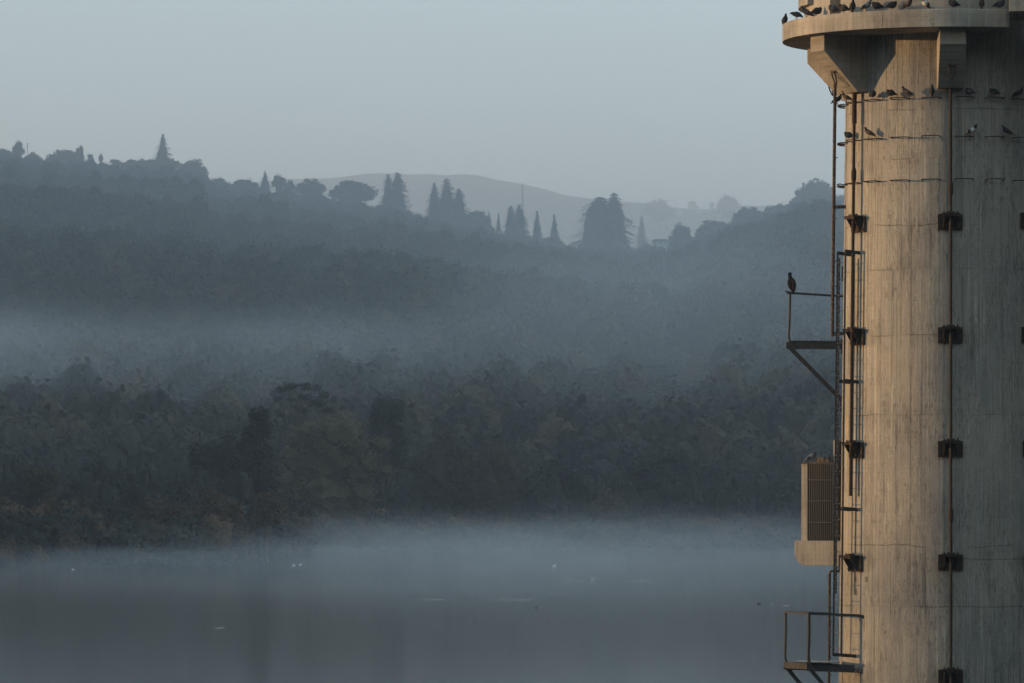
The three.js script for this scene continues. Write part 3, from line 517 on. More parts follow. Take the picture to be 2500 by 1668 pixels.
function bracket(deg, py, label, bare) {
  const y = rowY(py, deg < -30 ? 1.5 : deg > 30 ? 1.4 : 2.7), o = T('rod_bracket', label, 'bracket', off(deg, 0.02, y - 0.4), 'steel brackets carrying the lifting rods');
  const q = (out, dy, s) => off(deg, out, y + dy, s);
  part(o, 'wall_plate', beam(q(0.025, -0.2, -0.31), q(0.025, -0.2, 0.31), 0.05, 0.40), rust);
  if (!bare) part(o, 'shelf', [beam(q(0.045, 0.0, 0), q(0.33, 0.0, 0), 0.46, 0.035), beam(q(0.30, -0.035, -0.23), q(0.30, -0.035, 0.23), 0.02, 0.06), beam(q(0.18, 0.03, -0.1), q(0.18, 0.03, 0.1), 0.16, 0.05)], rust);
  for (const s of [-0.16, 0.16]) {
    const sh = new THREE.Shape(); sh.moveTo(0.05, -0.36); sh.lineTo(0.09, -0.36); sh.lineTo(0.31, -0.02); sh.lineTo(0.05, -0.02); sh.closePath();
    const g = new THREE.ExtrudeGeometry(sh, { depth: 0.018, bevelEnabled: false }).translate(0, 0, s - 0.009); g.translate(radius(y - 0.2), y, 0);
    // local z of the outline becomes the sideways direction
    g.rotateY((deg - 90) * RAD); part(o, 'gusset', g, rust);
  }
  for (const [s, dy] of [[-0.25, -0.07], [0.25, -0.07], [-0.25, -0.33], [0.25, -0.33]]) part(o, 'bolt', rod(q(0.04, dy, s), q(0.085, dy, s), 0.024, 0.024, 6), rust);
  if (!bare) for (const s of [-0.17, 0.17]) part(o, 'bolt', rod(q(0.2, 0.01, s), q(0.2, 0.07, s), 0.022, 0.022, 6), rust);
  return o;
}
[528, 804, 1081].forEach((py, i) => bracket(-57, py, `rusty bracket on the sunlit rod, ${ORD[i]} from the top`));
bracket(-57, 1358, 'empty rusty bracket above the four wall patches, carrying no rod');
[522, 799, 1077, 1354, 1635].forEach((py, i) => bracket(3, py, `rusty bracket on the middle rod, ${ORD[i]} from the top`));
[522, 800, 1077, 1354].forEach((py, i) => bracket(54, py, `rusty bracket at the shaded edge of the tower, ${ORD[i]} from the top`));
// ---------------------------------------------------------------- wall rungs in three rows
[[238, 'top'], [333, 'middle'], [438, 'lowest']].forEach(([py, rowName]) => {
  let k = 0;
  for (let a = -97.6; a < 60; a += 18, k++) {
    const y = rowY(py, 2.7), j = (hash(k, py, 5) - 0.5) * 0.03, o = T('wall_rung', `thin bent steel rung in the ${rowName} row, ${ORD[k]} counted from the sunlit edge`, 'rung', off(a, 0, y - 0.02), 'thin rungs set round the tower wall');
    const p = [off(a, -0.03, y, -0.235), off(a, 0.1, y + 0.004, -0.233), off(a, 0.185, y + 0.01 + j, -0.215), off(a, 0.2, y + 0.012 + j, -0.18), off(a, 0.2, y + 0.012 + j, 0), off(a, 0.2, y + 0.012 + j, 0.18), off(a, 0.185, y + 0.01 + j, 0.215), off(a, 0.1, y + 0.004, 0.233), off(a, -0.03, y, 0.235)];
    part(o, 'bar', bent(p, 0.0135, 40, 6, 0.3), rust);
  }
});
// ---------------------------------------------------------------- standpipe by the ladder and the lower pipe
{
  const a = at(2039, 205, 0.5), b = at(2032.5, 822, 0.5), o = T('standpipe', 'flaking steel pipe standing off the sunlit edge below the walkway', 'pipe', b);
  const tube_ = part(o, 'pipe', rod(b, a, 0.043, 0.043, 12), flaked);
  for (const [py, w] of [[507, 1], [816, 1]]) { const y = rowY(py), t = (y - b[1]) / (a[1] - b[1]), x = lerp(b[0], a[0], t); part(o, 'bracket_arm', beam([x, y, 0.5], [x + 0.42, y + 0.01, 0.42], 0.06, 0.085), flaked); }
  for (const py of [387, 535, 640, 700]) { const y = rowY(py), t = (y - b[1]) / (a[1] - b[1]), x = lerp(b[0], a[0], t); part(o, 'bolt', rod([x + 0.03, y, 0.5], [x + 0.085, y, 0.5], 0.012, 0.012, 6), rust); }
  const c = at(2025.5, 1402, -0.3), d = at(2023, 1760, -0.3), o2 = T('lower_pipe', 'brown steel pipe rising behind the lower platform', 'pipe', d);
  part(o2, 'pipe', rod(d, c, 0.037, 0.037, 12), flaked);
  part(o2, 'elbow', [bent([c, [c[0] + 0.02, c[1] + 0.06, c[2]], [c[0] + 0.1, c[1] + 0.075, c[2]], [c[0] + 0.34, c[1] + 0.07, c[2]]], 0.032, 16, 8)], zinc);
  for (const py of [1486, 1519, 1541, 1582, 1617, 1651]) { const y = rowY(py), x = lerp(d[0], c[0], (y - d[1]) / (c[1] - d[1])); part(o2, 'bolt', rod([x + 0.03, y, -0.3], [x + 0.075, y, -0.3], 0.011, 0.011, 6), rust); }
}
// ---------------------------------------------------------------- ladder
{
  const deg = -61, y0 = rowY(1602, 1.4), y1 = rowY(618, 1.4), out = 0.40, o = T('wall_ladder', 'long dark steel ladder fixed to the sunlit edge of the tower', 'ladder', off(deg, out, y0));
  for (const s of [-0.215, 0.215]) { const r = part(o, 'rail', beam(off(deg, out, y0, s), off(deg, out, y1 + (s > 0 ? 0.05 : 0), s), 0.045, 0.045), paint); }
  for (let y = y0 + 0.19; y < y1 - 0.1; y += 0.408) part(o, 'rung', rod(off(deg, out, y, -0.215), off(deg, out, y, 0.215), 0.011, 0.011, 6), zinc);
  for (const [py] of [[618], [931], [1243], [1601]]) for (const s of [-0.215, 0.215]) { const y = rowY(py, 1.4) + (py === 618 && s > 0 ? 0.03 : 0); part(o, 'stand_off', beam(off(deg, out + 0.02, y + 0.02, s), off(deg, -0.02, y - 0.02, s), 0.05, 0.085), paint); }
  const yr0 = rowY(1450, 1.4), yr1 = rowY(628, 1.4);
  const safe = part(o, 'safety_rail', [beam(off(deg, out + 0.03, yr0, -0.06), off(deg, out + 0.03, yr1, -0.06), 0.05, 0.05), beam(off(deg, out + 0.05, yr0, -0.03), off(deg, out + 0.05, yr1, -0.03), 0.02, 0.02)], zinc);
  for (const py of [668, 845, 985, 1137, 1256, 1374]) { const y = rowY(py, 1.4), gs = [beam(off(deg, out - 0.03, y - 0.19, 0.0), off(deg, out - 0.03, y + 0.19, 0.0), 0.035, 0.05)]; for (const k of [-0.15, 0.15]) gs.push(beam(off(deg, out - 0.03, y + k, 0), off(deg, out - 0.03, y + k, 0.06), 0.02, 0.02)); part(safe, 'notch_plate', gs, paint); }
}
// ---------------------------------------------------------------- upper platform
{
  const z = 0.15, w = 0.5, o = T('upper_platform', 'narrow steel platform with one railed end high on the tower side', 'platform', at(2040, 852, z));
  const zs = [z, z - w];
  for (const zz of zs) {
    part(o, 'beam', [beam(at(1920, 843, zz), at(2062, 844, zz), 0.045, 0.17), beam(at(1920, 851.5, zz), at(2062, 852.5, zz), 0.09, 0.016), beam(at(1928, 833, zz), at(2062, 834, zz), 0.08, 0.014)], paint);
    part(o, 'brace', beam(at(1930, 850, zz), at(2056, 978, zz), 0.05, 0.11), paint);
    part(o, 'top_rail', beam(at(1921, 715, zz), at(2062, 724, zz), 0.05, 0.055), paint);
    part(o, 'post', bent([at(1929.5, 716, zz), at(1928.5, 760, zz), at(1927, 800, zz), at(1926, 818, zz), at(1929, 834, zz), at(1938, 846, zz), at(1946, 853, zz)], 0.031, 30, 8, 0.4), paint);
  }
  part(o, 'end_rail', [beam(at(1924, 715, zs[0] + 0.06), at(1924, 715, zs[1]), 0.05, 0.055), beam(at(1916.5, 711, zs[0]), at(1930, 713.5, zs[0]), 0.05, 0.035)], paint);
  const grate = []; for (let px = 1938; px < 2060; px += 4.4) grate.push(beam(at(px, 831.5, zs[0]), at(px, 831.5, zs[1]), 0.012, 0.03));
  part(o, 'grating', [grate, beam(at(1932, 835, z - w / 2), at(2060, 835, z - w / 2), w, 0.01)], zinc);
}
// ---------------------------------------------------------------- lower platform
{
  const A = [-2.06, 1.75], out = [-1, 0.02], away = [-0.56, -0.83], L = 1.37, w = 1.1;
  const p = (l, s, py) => { const x = A[0] + out[0] * l + away[0] * s, z = A[1] + out[1] * l + away[1] * s; return [x, EYE + (HORIZON - py) / F * (126 - z), z]; };
  const o = T('lower_platform', 'railed steel platform low on the tower side, cut by the frame', 'platform', p(0, 0, 1650));
  part(o, 'top_rail', [beam(p(0.1, 0, 1503.5), p(L + 0.02, 0, 1499), 0.05, 0.062), bent([p(0.12, 0, 1503.5), p(0.05, 0, 1504.5), p(0.0, 0, 1507.5), p(-0.08, 0, 1513)], 0.033, 12, 8)], paint);
  part(o, 'top_rail', beam(p(0.2, w, 1499), p(L + 0.02, w, 1495.5), 0.05, 0.055), paint);
  part(o, 'end_rail', beam(p(L, -0.04, 1498.5), p(L, w + 0.05, 1495.5), 0.05, 0.05), paint);
  for (const [s, r, d] of [[0, 0.042, 0], [w, 0.03, -3]]) {
    part(o, 'post', bent([p(L, s, 1500 + d), p(L, s, 1550 + d), p(L + 0.015, s, 1600 + d), p(L + 0.01, s, 1612 + d), p(L - 0.03, s, 1622 + d), p(L - 0.12, s, 1634 + d), p(L - 0.18, s, 1640 + d)], r, 30, 8, 0.4), paint);
    part(o, 'gusset', beam(p(L, s, 1501 + d), p(L - 0.02, s + 0.1, 1506 + d), 0.02, 0.05), paint);
    part(o, 'brace', beam(p(L - 0.06, s, 1638 + d), p(0.02, s, 1790 + d), 0.06, 0.1), paint);
  }
  part(o, 'beam', [beam(p(0.22, 0, 1634), p(L + 0.05, 0, 1630), 0.05, 0.2)], paint);
  part(o, 'beam', [beam(p(0.22, w, 1630), p(L + 0.05, w, 1627), 0.05, 0.2)], paint);
  part(o, 'end_beam', [beam(p(L + 0.03, 0, 1628), p(L + 0.03, w, 1625), 0.05, 0.16)], paint);
  part(o, 'wall_bracket', beam(p(-0.1, 0.02, 1639), p(0.25, 0.02, 1638), 0.06, 0.1), zinc);
  part(o, 'deck', [beam(p(0.3, w / 2, 1618), p(L + 0.02, w / 2, 1616.5), w + 0.06, 0.02)], zinc);
}
const barMat = new THREE.MeshPhysicalMaterial({ color: new THREE.Color().setRGB(0.075, 0.072, 0.066), roughness: 0.8, specularIntensity: 0.4 });
// ---------------------------------------------------------------- grated intake box on its concrete sill
{
  const zf = 0.35, zb = -0.65, o = T('intake_box', 'grated intake box on a rounded concrete sill at the tower side', 'intake box', at(1990, 1382, 0));
  const pin = at(2040, 1200, zf)[0], lean = -26 * RAD, X = (px) => pin + (at(px, 1200, zf)[0] - pin) / Math.cos(lean), facing = (gs) => merged([gs]).clone().translate(-pin, 0, -zf).rotateY(lean).translate(pin, 0, zf), put = (n, gs, m) => part(o, n, facing(gs), m), Y = (py) => rowY(py, zf);
  const s = new THREE.Shape(); { const x0 = X(1939), x1 = X(2062), y0 = Y(1381), y1 = Y(1322), r = (y1 - y0) * 0.45; s.moveTo(x1, y0); s.lineTo(x1, y1); s.lineTo(x0, y1); s.lineTo(x0, y0 + r * 1.15); s.quadraticCurveTo(x0 + 0.03, y0 + r * 0.35, x0 + r * 0.55, y0 + 0.06); s.quadraticCurveTo(x0 + r * 0.75, y0, x0 + r, y0); s.closePath(); }
  put('sill', new THREE.ExtrudeGeometry(s, { depth: zf - zb, bevelEnabled: true, bevelSize: 0.01, bevelThickness: 0.01, bevelSegments: 1, curveSegments: 10 }).translate(0, 0, zb), slabMat);
  const h = Y(1132) - Y(1322), yc = (Y(1132) + Y(1322)) / 2;
  put('frame', [block((X(1953.5) + X(1968)) / 2, yc, (zf + zb) / 2 - 0.02, X(1968) - X(1953.5), h, zf - zb - 0.04), block((X(2031.5) + X(2040)) / 2, yc + 0.3, (zf + zb) / 2 - 0.02, X(2040) - X(2031.5), h + 0.6, zf - zb - 0.1)], slabMat);
  put('shade_plate', block((X(1967) + X(2056)) / 2, yc, zb + 0.06, X(2056) - X(1967), h - 0.01, 0.1), rust);  // added dark plate standing in for the shade behind the grate
  for (let k = 0; k < 14; k++) { const x = lerp(X(1969.5), X(2030.5), k / 13); put('grate_bar', block(x, yc, zf - 0.04, 0.019, h - 0.02, 0.022), barMat); }
  for (const py of [1172, 1223.5, 1276]) put('cross_bar', block((X(1968) + X(2032)) / 2, Y(py), zf - 0.02, X(2032) - X(1968), 0.018, 0.02), barMat);
  put('top_bar', block((X(1953) + X(2033)) / 2, Y(1130.5), zf - 0.1, X(2033) - X(1953), 0.03, 0.2), flaked);
  put('lid', [block((X(1986) + X(2008)) / 2, Y(1123), zf - 0.35, X(2008) - X(1986), 0.13, 0.5), block((X(2010) + X(2031)) / 2, Y(1122), zf - 0.33, X(2031) - X(2010), 0.15, 0.5)], flaked);
}

// ================================================================ BIRDS
const featherMat = new THREE.MeshPhysicalMaterial({ roughness: 0.9, vertexColors: true, specularIntensity: 0.25 });
const legMat = new THREE.MeshStandardMaterial({ color: new THREE.Color().setRGB(0.25, 0.09, 0.07), roughness: 0.7 }), hornMat = new THREE.MeshStandardMaterial({ color: new THREE.Color().setRGB(0.03, 0.03, 0.032), roughness: 0.5 });
// one skin swept along the spine: stations [x, y, ry, rz, r, g, b]
function body(stations, seg = 14) {
  const P = [], C = [], I = [], n = stations.length;
  for (let i = 0; i < n; i++) {
    const a = stations[Math.max(0, i - 1)], b = stations[Math.min(n - 1, i + 1)], s = stations[i], L = Math.hypot(b[0] - a[0], b[1] - a[1]) || 1, ux = -(b[1] - a[1]) / L, uy = (b[0] - a[0]) / L;
    for (let k = 0; k < seg; k++) { const t = k / seg * 6.2832; P.push(s[0] + ux * s[2] * Math.cos(t), s[1] + uy * s[2] * Math.cos(t), s[3] * Math.sin(t)); C.push(s[4], s[5], s[6]); }
  }
  for (let i = 0; i < n - 1; i++) for (let k = 0; k < seg; k++) { const a = i * seg + k, b = i * seg + (k + 1) % seg; I.push(a, a + seg, b, b, a + seg, b + seg); }
  const g = new THREE.BufferGeometry(); g.setAttribute('position', new THREE.Float32BufferAttribute(P, 3)); g.setAttribute('color', new THREE.Float32BufferAttribute(C, 3)); g.setIndex(I); g.computeVertexNormals(); return g;
}
// denser stations by smooth interpolation
function refine(st, k = 3) { const out = [], cr = (a, b, c, d, t) => 0.5 * (2 * b + (c - a) * t + (2 * a - 5 * b + 4 * c - d) * t * t + (3 * b - a - 3 * c + d) * t * t * t); for (let i = 0; i < st.length - 1; i++) for (let j = 0; j < k; j++) { const q = [st[Math.max(0, i - 1)], st[i], st[i + 1], st[Math.min(st.length - 1, i + 2)]]; out.push(st[i].map((_, m) => Math.max(m > 1 ? 0.0008 : -9, cr(q[0][m], q[1][m], q[2][m], q[3][m], j / k)))); } out.push(st[st.length - 1]); return out; }
const COATS = {                                                                        // neck, back, belly, wing, bar
  slate: [[0.022, 0.026, 0.028], [0.055, 0.058, 0.066], [0.046, 0.048, 0.054], [0.06, 0.063, 0.072], [0.015, 0.015, 0.017]],
  dark: [[0.016, 0.018, 0.02], [0.028, 0.029, 0.033], [0.026, 0.027, 0.03], [0.032, 0.033, 0.038], [0.012, 0.012, 0.013]],
  pale: [[0.06, 0.065, 0.07], [0.2, 0.2, 0.21], [0.16, 0.16, 0.165], [0.28, 0.28, 0.28], [0.03, 0.03, 0.032]],
  brown: [[0.03, 0.018, 0.02], [0.06, 0.05, 0.045], [0.075, 0.062, 0.056], [0.085, 0.072, 0.064], [0.025, 0.02, 0.018]],
  pied: [[0.02, 0.022, 0.024], [0.03, 0.03, 0.034], [0.55, 0.53, 0.48], [0.35, 0.34, 0.31], [0.02, 0.02, 0.02]],
};
const POSES = {                                                                        // spine from tail to bill: x, y, ry, rz, tint index
  upright: [[-0.125, 0.012, 0.006, 0.022, 1], [-0.10, 0.04, 0.014, 0.03, 1], [-0.06, 0.085, 0.036, 0.044, 1], [-0.025, 0.125, 0.055, 0.06, 2], [0.008, 0.165, 0.058, 0.06, 2], [0.03, 0.2, 0.042, 0.045, 0], [0.04, 0.23, 0.026, 0.028, 0], [0.048, 0.255, 0.025, 0.024, 0], [0.068, 0.262, 0.018, 0.017, 0], [0.084, 0.257, 0.006, 0.006, 0], [0.098, 0.252, 0.002, 0.002, 0]],
  perched: [[-0.19, 0.02, 0.006, 0.024, 1], [-0.14, 0.05, 0.014, 0.03, 1], [-0.08, 0.09, 0.038, 0.046, 1], [-0.03, 0.12, 0.055, 0.058, 2], [0.02, 0.15, 0.058, 0.058, 2], [0.055, 0.185, 0.042, 0.044, 0], [0.068, 0.215, 0.027, 0.028, 0], [0.075, 0.238, 0.025, 0.024, 0], [0.094, 0.244, 0.018, 0.017, 0], [0.11, 0.238, 0.006, 0.006, 0], [0.125, 0.232, 0.002, 0.002, 0]],
  hunched: [[-0.165, 0.062, 0.006, 0.026, 1], [-0.125, 0.078, 0.016, 0.034, 1], [-0.075, 0.1, 0.048, 0.056, 1], [-0.025, 0.116, 0.074, 0.072, 2], [0.02, 0.126, 0.078, 0.072, 2], [0.052, 0.146, 0.064, 0.06, 0], [0.07, 0.166, 0.044, 0.044, 0], [0.08, 0.176, 0.03, 0.03, 0], [0.1, 0.168, 0.013, 0.013, 0], [0.116, 0.158, 0.002, 0.002, 0]],
  bowed: [[-0.17, 0.15, 0.006, 0.024, 1], [-0.13, 0.145, 0.014, 0.03, 1], [-0.08, 0.138, 0.04, 0.048, 1], [-0.02, 0.128, 0.058, 0.06, 2], [0.035, 0.116, 0.055, 0.055, 2], [0.075, 0.1, 0.038, 0.038, 0], [0.1, 0.085, 0.026, 0.027, 0], [0.116, 0.072, 0.024, 0.023, 0], [0.126, 0.056, 0.014, 0.013, 0], [0.132, 0.042, 0.003, 0.003, 0]],
  stretched: [[-0.17, 0.03, 0.006, 0.024, 1], [-0.12, 0.055, 0.014, 0.03, 1], [-0.06, 0.092, 0.04, 0.046, 1], [-0.01, 0.115, 0.054, 0.056, 2], [0.035, 0.145, 0.048, 0.048, 2], [0.062, 0.185, 0.03, 0.03, 0], [0.075, 0.225, 0.022, 0.022, 0], [0.082, 0.255, 0.023, 0.022, 0], [0.1, 0.266, 0.016, 0.015, 0], [0.115, 0.266, 0.006, 0.006, 0], [0.13, 0.264, 0.002, 0.002, 0]],
};
const birdShapes = new Map();
function birdShape(pose, coat) {
  const key = pose + coat; if (birdShapes.has(key)) return birdShapes.get(key);
  const c = COATS[coat], st = POSES[pose];
  const skin = body(refine(st.map((s) => [s[0], s[1], s[2], s[3], ...c[s[4]]])));
  const wing = (side) => {                                                              // folded wing: a flattened blade lying along the flank, two dark bars across it
    const i = 1, a = st[0], b = st[st.length - 6 < 4 ? 4 : 4], g = new THREE.SphereGeometry(1, 14, 10), p = g.attributes.position, C = [], tail = [lerp(a[0], st[1][0], 0.4), lerp(a[1], st[1][1], 0.4) + 0.012], L = Math.hypot(b[0] - tail[0], b[1] - tail[1]), ang = Math.atan2(b[1] - tail[1], b[0] - tail[0]);
    for (let k = 0; k < p.count; k++) {
      const u = p.getX(k), v = p.getY(k), w = p.getZ(k), t = (u + 1) / 2, hgt = 0.042 * Math.pow(t, 0.55) , x = t * L, y = v * hgt + 0.012, z = side * (0.018 + 0.036 * Math.sin(Math.min(1, t * 1.1) * 2.2) + w * side * 0.012);
      p.setXYZ(k, tail[0] + x * Math.cos(ang) - y * Math.sin(ang), tail[1] + x * Math.sin(ang) + y * Math.cos(ang), z);
      const bar = (t > 0.36 && t < 0.45) || (t > 0.55 && t < 0.62) || t < 0.2; C.push(...(bar ? c[4] : c[3]));
    }
    g.setAttribute('color', new THREE.Float32BufferAttribute(C, 3)); g.computeVertexNormals(); return g;
  };
  const low = st[3], leg = (s) => merged([rod([low[0] + 0.015, 0, s * 0.024], [low[0] + 0.005, low[1] - low[2] * 0.6, s * 0.026], 0.0055, 0.007, 6), ...[-0.5, 0, 0.5].map((q) => rod([low[0] + 0.015, 0.004, s * 0.024], [low[0] + 0.015 + 0.032 * Math.cos(q), 0.003, s * 0.024 + 0.032 * Math.sin(q)], 0.0045, 0.003, 5)), rod([low[0] + 0.015, 0.004, s * 0.024], [low[0] - 0.008, 0.003, s * 0.024], 0.0045, 0.003, 5)]);
  const hd = st[st.length - 4 + (st.length > 10 ? 0 : 0)], eye = (s) => new THREE.SphereGeometry(0.005, 8, 6).translate(hd[0] + 0.008, hd[1] + 0.004, s * (hd[3] * 0.92));
  const out = { skin, wings: [wing(1), wing(-1)], legs: [leg(1), leg(-1)], eyes: [eye(1), eye(-1)] }; birdShapes.set(key, out); return out;
}
function pigeon(label, group, p, yaw, pose, coat, scale = 1, roll = 0) {              // p local to the tower, yaw 0 faces +x of the picture
  const s = birdShape(pose, coat), o = new THREE.Group(); o.name = numbered('pigeon'); o.position.copy(toWorld(p)); o.rotation.set(0, TURN + yaw * RAD, 0); o.scale.setScalar(scale); tag(o, label, 'pigeon', group); scene.add(o);
  const put = (n, g, m) => { const k = shadows(new THREE.Mesh(g, m)); k.name = n; o.add(k); };
  put('body', s.skin, featherMat); s.wings.forEach((g) => put('wing', g, featherMat)); s.legs.forEach((g) => put('leg', g, legMat)); s.eyes.forEach((g) => put('eye', g, hornMat));
  return o;
}
const ringSpot = (px, r) => { let z = r * 0.8; for (let i = 0; i < 40; i++) { const x = at(px, 50, z)[0]; z = lerp(z, Math.sqrt(Math.max(0, r * r - x * x)), 0.6); } return [at(px, 50, z)[0], 0, z]; };
// on the walkway edge, from the sunlit end
[[1917, 'upright', 'dark', -70, 'very dark pigeon standing at the sunlit tip of the walkway edge'],
 [1946, 'bowed', 'dark', -20, 'bent dark pigeon next to the walkway tip'],
 [1968, 'perched', 'slate', 175, 'grey pigeon facing outward, third along the walkway edge'],
 [1995, 'hunched', 'dark', 10, 'dark tucked pigeon with thin legs, fourth along the walkway edge'],
 [2035, 'hunched', 'slate', 160, 'big fluffed pigeon preening before the shaded slot in the drum'],
 [2059, 'hunched', 'brown', 170, 'brownish pigeon with its tail overhanging, next past the preening one'],
 [2082, 'upright', 'dark', -80, 'upright dark pigeon facing the camera on the walkway edge'],
 [2117, 'perched', 'pale', 12, 'pale grey pigeon leaning forward on the walkway edge'],
 [2141, 'hunched', 'dark', 185, 'dark hunched pigeon touching the pale one'],
 [2178, 'hunched', 'dark', 5, 'dark hunched pigeon casting a shadow just past the slab joint'],
 [2218, 'perched', 'brown', -35, 'mottled pigeon with its head raised past the slab joint'],
 [2258, 'upright', 'pied', 200, 'dark pigeon with a white breast patch on the walkway edge'],
 [2328, 'hunched', 'dark', 172, 'dark pigeon lying low above the middle corbel'],
 [2397, 'upright', 'brown', -90, 'pigeon facing the camera on the shaded walkway edge'],
 [2441, 'hunched', 'slate', 8, 'last pigeon on the walkway edge beside the footbridge'],
].forEach(([px, pose, coat, yaw, label], i) => { const p = ringSpot(px, RW - 0.13); p[1] = Y2; pigeon(label, 'pigeons lined up on the walkway edge', p, yaw, pose, coat, 1.18 + 0.1 * (hash(i, 1, 9) - 0.5)); });
// on the rungs
const perch = (px, py, ry) => { const p = ringSpot(px, radius(rowY(py)) + 0.2); p[1] = rowY(ry, 2.7) + 0.026; return p; };
[[2046, 249, 238, 'perched', 'dark', 20, 'dark pigeon with a white tail behind the standpipe', 'top'],
 [2066, 244, 238, 'stretched', 'brown', 168, 'pigeon stretching its neck between the standpipe and the sunlit rod', 'top'],
 [2131, 237, 238, 'hunched', 'dark', -60, 'round dark pigeon under the corner of the sunlit corbel', 'top'],
 [2175, 235, 238, 'hunched', 'dark', 175, 'black hunched pigeon beside its own shadow on the top rungs', 'top'],
 [2213, 238, 238, 'perched', 'brown', 172, 'brown streaked pigeon leaning on the top rungs', 'top'],
 [2276, 238, 238, 'upright', 'slate', -85, 'upright pigeon facing the camera below the middle corbel', 'top'],
 [2367, 238, 238, 'hunched', 'slate', 165, 'dim pigeon on the first shaded rung of the top row', 'top'],
 [2427, 238, 238, 'hunched', 'dark', 178, 'black pigeon in the shade of the top row', 'top'],
 [2488, 238, 238, 'perched', 'dark', 10, 'black pigeon cut by the frame on the top row', 'top'],
 [2072, 336, 333, 'hunched', 'slate', 180, 'plump grey pigeon half hidden by the sunlit rod', 'middle'],
 [2121, 333, 333, 'perched', 'brown', 165, 'pigeon with a purple neck and sharp shadow on the middle rungs', 'middle'],
 [2376, 333, 333, 'perched', 'pied', -20, 'piebald pigeon with white flecks on the shaded middle rungs', 'middle'],
 [2457, 333, 333, 'perched', 'dark', 170, 'black pigeon on the shaded middle rungs', 'middle'],
].forEach(([px, py, ry, pose, coat, yaw, label]) => pigeon(label, 'pigeons perched on the wall rungs', perch(px, py, ry), yaw, pose, coat, 1.06));
{ const p = at(1982, 1128.5, 0.28); pigeon('pale barred pigeon standing on the grated intake box', 'pigeons on the tower fittings', [p[0], rowY(1130.5, 0.28) + 0.016, 0.25], 8, 'perched', 'pale', 1.12); }
// ---------------------------------------------------------------- the cormorant on the platform rail
{
  const foot = at(1932, 716, 0.15), o = T('cormorant', 'black upright water bird perched on the upper platform rail', 'bird', [foot[0], foot[1] + 0.018, 0.15]);
  const k = [0.004, 0.004, 0.004], m = [0.006, 0.006, 0.005], st = [[0.07, -0.06, 0.006, 0.03, ...k], [0.062, 0.0, 0.016, 0.04, ...k], [0.05, 0.06, 0.06, 0.065, ...k], [0.03, 0.15, 0.1, 0.09, ...m], [0.012, 0.23, 0.108, 0.095, ...m], [-0.004, 0.31, 0.096, 0.085, ...k], [-0.022, 0.37, 0.055, 0.055, ...k], [-0.034, 0.41, 0.046, 0.045, ...k], [-0.038, 0.45, 0.046, 0.042, ...k], [-0.034, 0.485, 0.049, 0.043, ...k], [-0.032, 0.51, 0.034, 0.032, ...k], [-0.032, 0.522, 0.004, 0.004, ...k]];
  const put = (n, g, mt) => { const q = shadows(new THREE.Mesh(g, mt)); q.name = n; o.add(q); };
  put('body', body(refine(st)), featherMat);
  put('bill', rod([-0.05, 0.49, -0.02], [-0.075, 0.484, -0.075], 0.011, 0.003, 8), hornMat);
  for (const s of [-1, 1]) {
    put('wing', new THREE.SphereGeometry(1, 14, 12).scale(0.05, 0.17, 0.022).rotateZ(0.16).translate(0.06, 0.2, s * 0.078), new THREE.MeshStandardMaterial({ color: new THREE.Color().setRGB(0.006, 0.006, 0.006), roughness: 0.9 }));
    put('leg', merged([rod([0.0, 0.0, s * 0.035], [0.02, 0.09, s * 0.035], 0.012, 0.018, 8), rod([0.0, 0.008, s * 0.035], [-0.05, 0.006, s * 0.035], 0.011, 0.006, 6)]), hornMat);
  }
}
// ---------------------------------------------------------------- waterfowl on the lake
const whiteMat = new THREE.MeshStandardMaterial({ color: new THREE.Color().setRGB(0.75, 0.75, 0.73), roughness: 0.8 }), duskMat = new THREE.MeshStandardMaterial({ color: new THREE.Color().setRGB(0.03, 0.028, 0.026), roughness: 0.8 });
function swimmer(name, label, px, py, size, dir, mat) {
  const d = EYE * F / (py - HORIZON), o = new THREE.Group(); o.name = numbered(name); o.position.set(atX(px, d), 0, -d); o.rotation.y = dir > 0 ? 0.2 : Math.PI - 0.2; o.scale.setScalar(size); tag(o, label, 'water bird', 'birds on the water'); scene.add(o);
  const c = [1, 1, 1], g = body(refine([[-0.5, 0.2, 0.01, 0.03, ...c], [-0.38, 0.14, 0.08, 0.1, ...c], [-0.1, 0.1, 0.15, 0.18, ...c], [0.15, 0.1, 0.14, 0.16, ...c], [0.3, 0.16, 0.09, 0.09, ...c], [0.34, 0.3, 0.05, 0.05, ...c], [0.36, 0.42, 0.055, 0.05, ...c], [0.43, 0.45, 0.04, 0.035, ...c], [0.52, 0.43, 0.008, 0.008, ...c]]));
  const m = shadows(new THREE.Mesh(g, mat)); m.name = 'body'; o.add(m);
  for (const s of [-1, 1]) { const w = shadows(new THREE.Mesh(new THREE.SphereGeometry(1, 10, 8).scale(0.28, 0.09, 0.04).rotateZ(-0.12).translate(-0.12, 0.18, s * 0.14), mat)); w.name = 'wing'; o.add(w); }
}
swimmer('gull', 'white bird trailing a wake in the middle of the lake', 1449, 1416, 0.42, -1, whiteMat);
swimmer('gull', 'faint white bird in the mist beyond the wake', 1353, 1383, 0.42, 1, whiteMat);
swimmer('gull', 'white bird off the bushy point, first of two', 717, 1381.5, 0.4, -1, whiteMat);
swimmer('gull', 'white bird off the bushy point, second of two', 733, 1379.5, 0.34, 1, whiteMat);
swimmer('gull', 'lone white bird under the bushy bank', 178, 1391.5, 0.3, 1, whiteMat);
swimmer('duck', 'small dark duck on the open water towards the tower', 1853, 1475, 0.3, 1, duskMat);
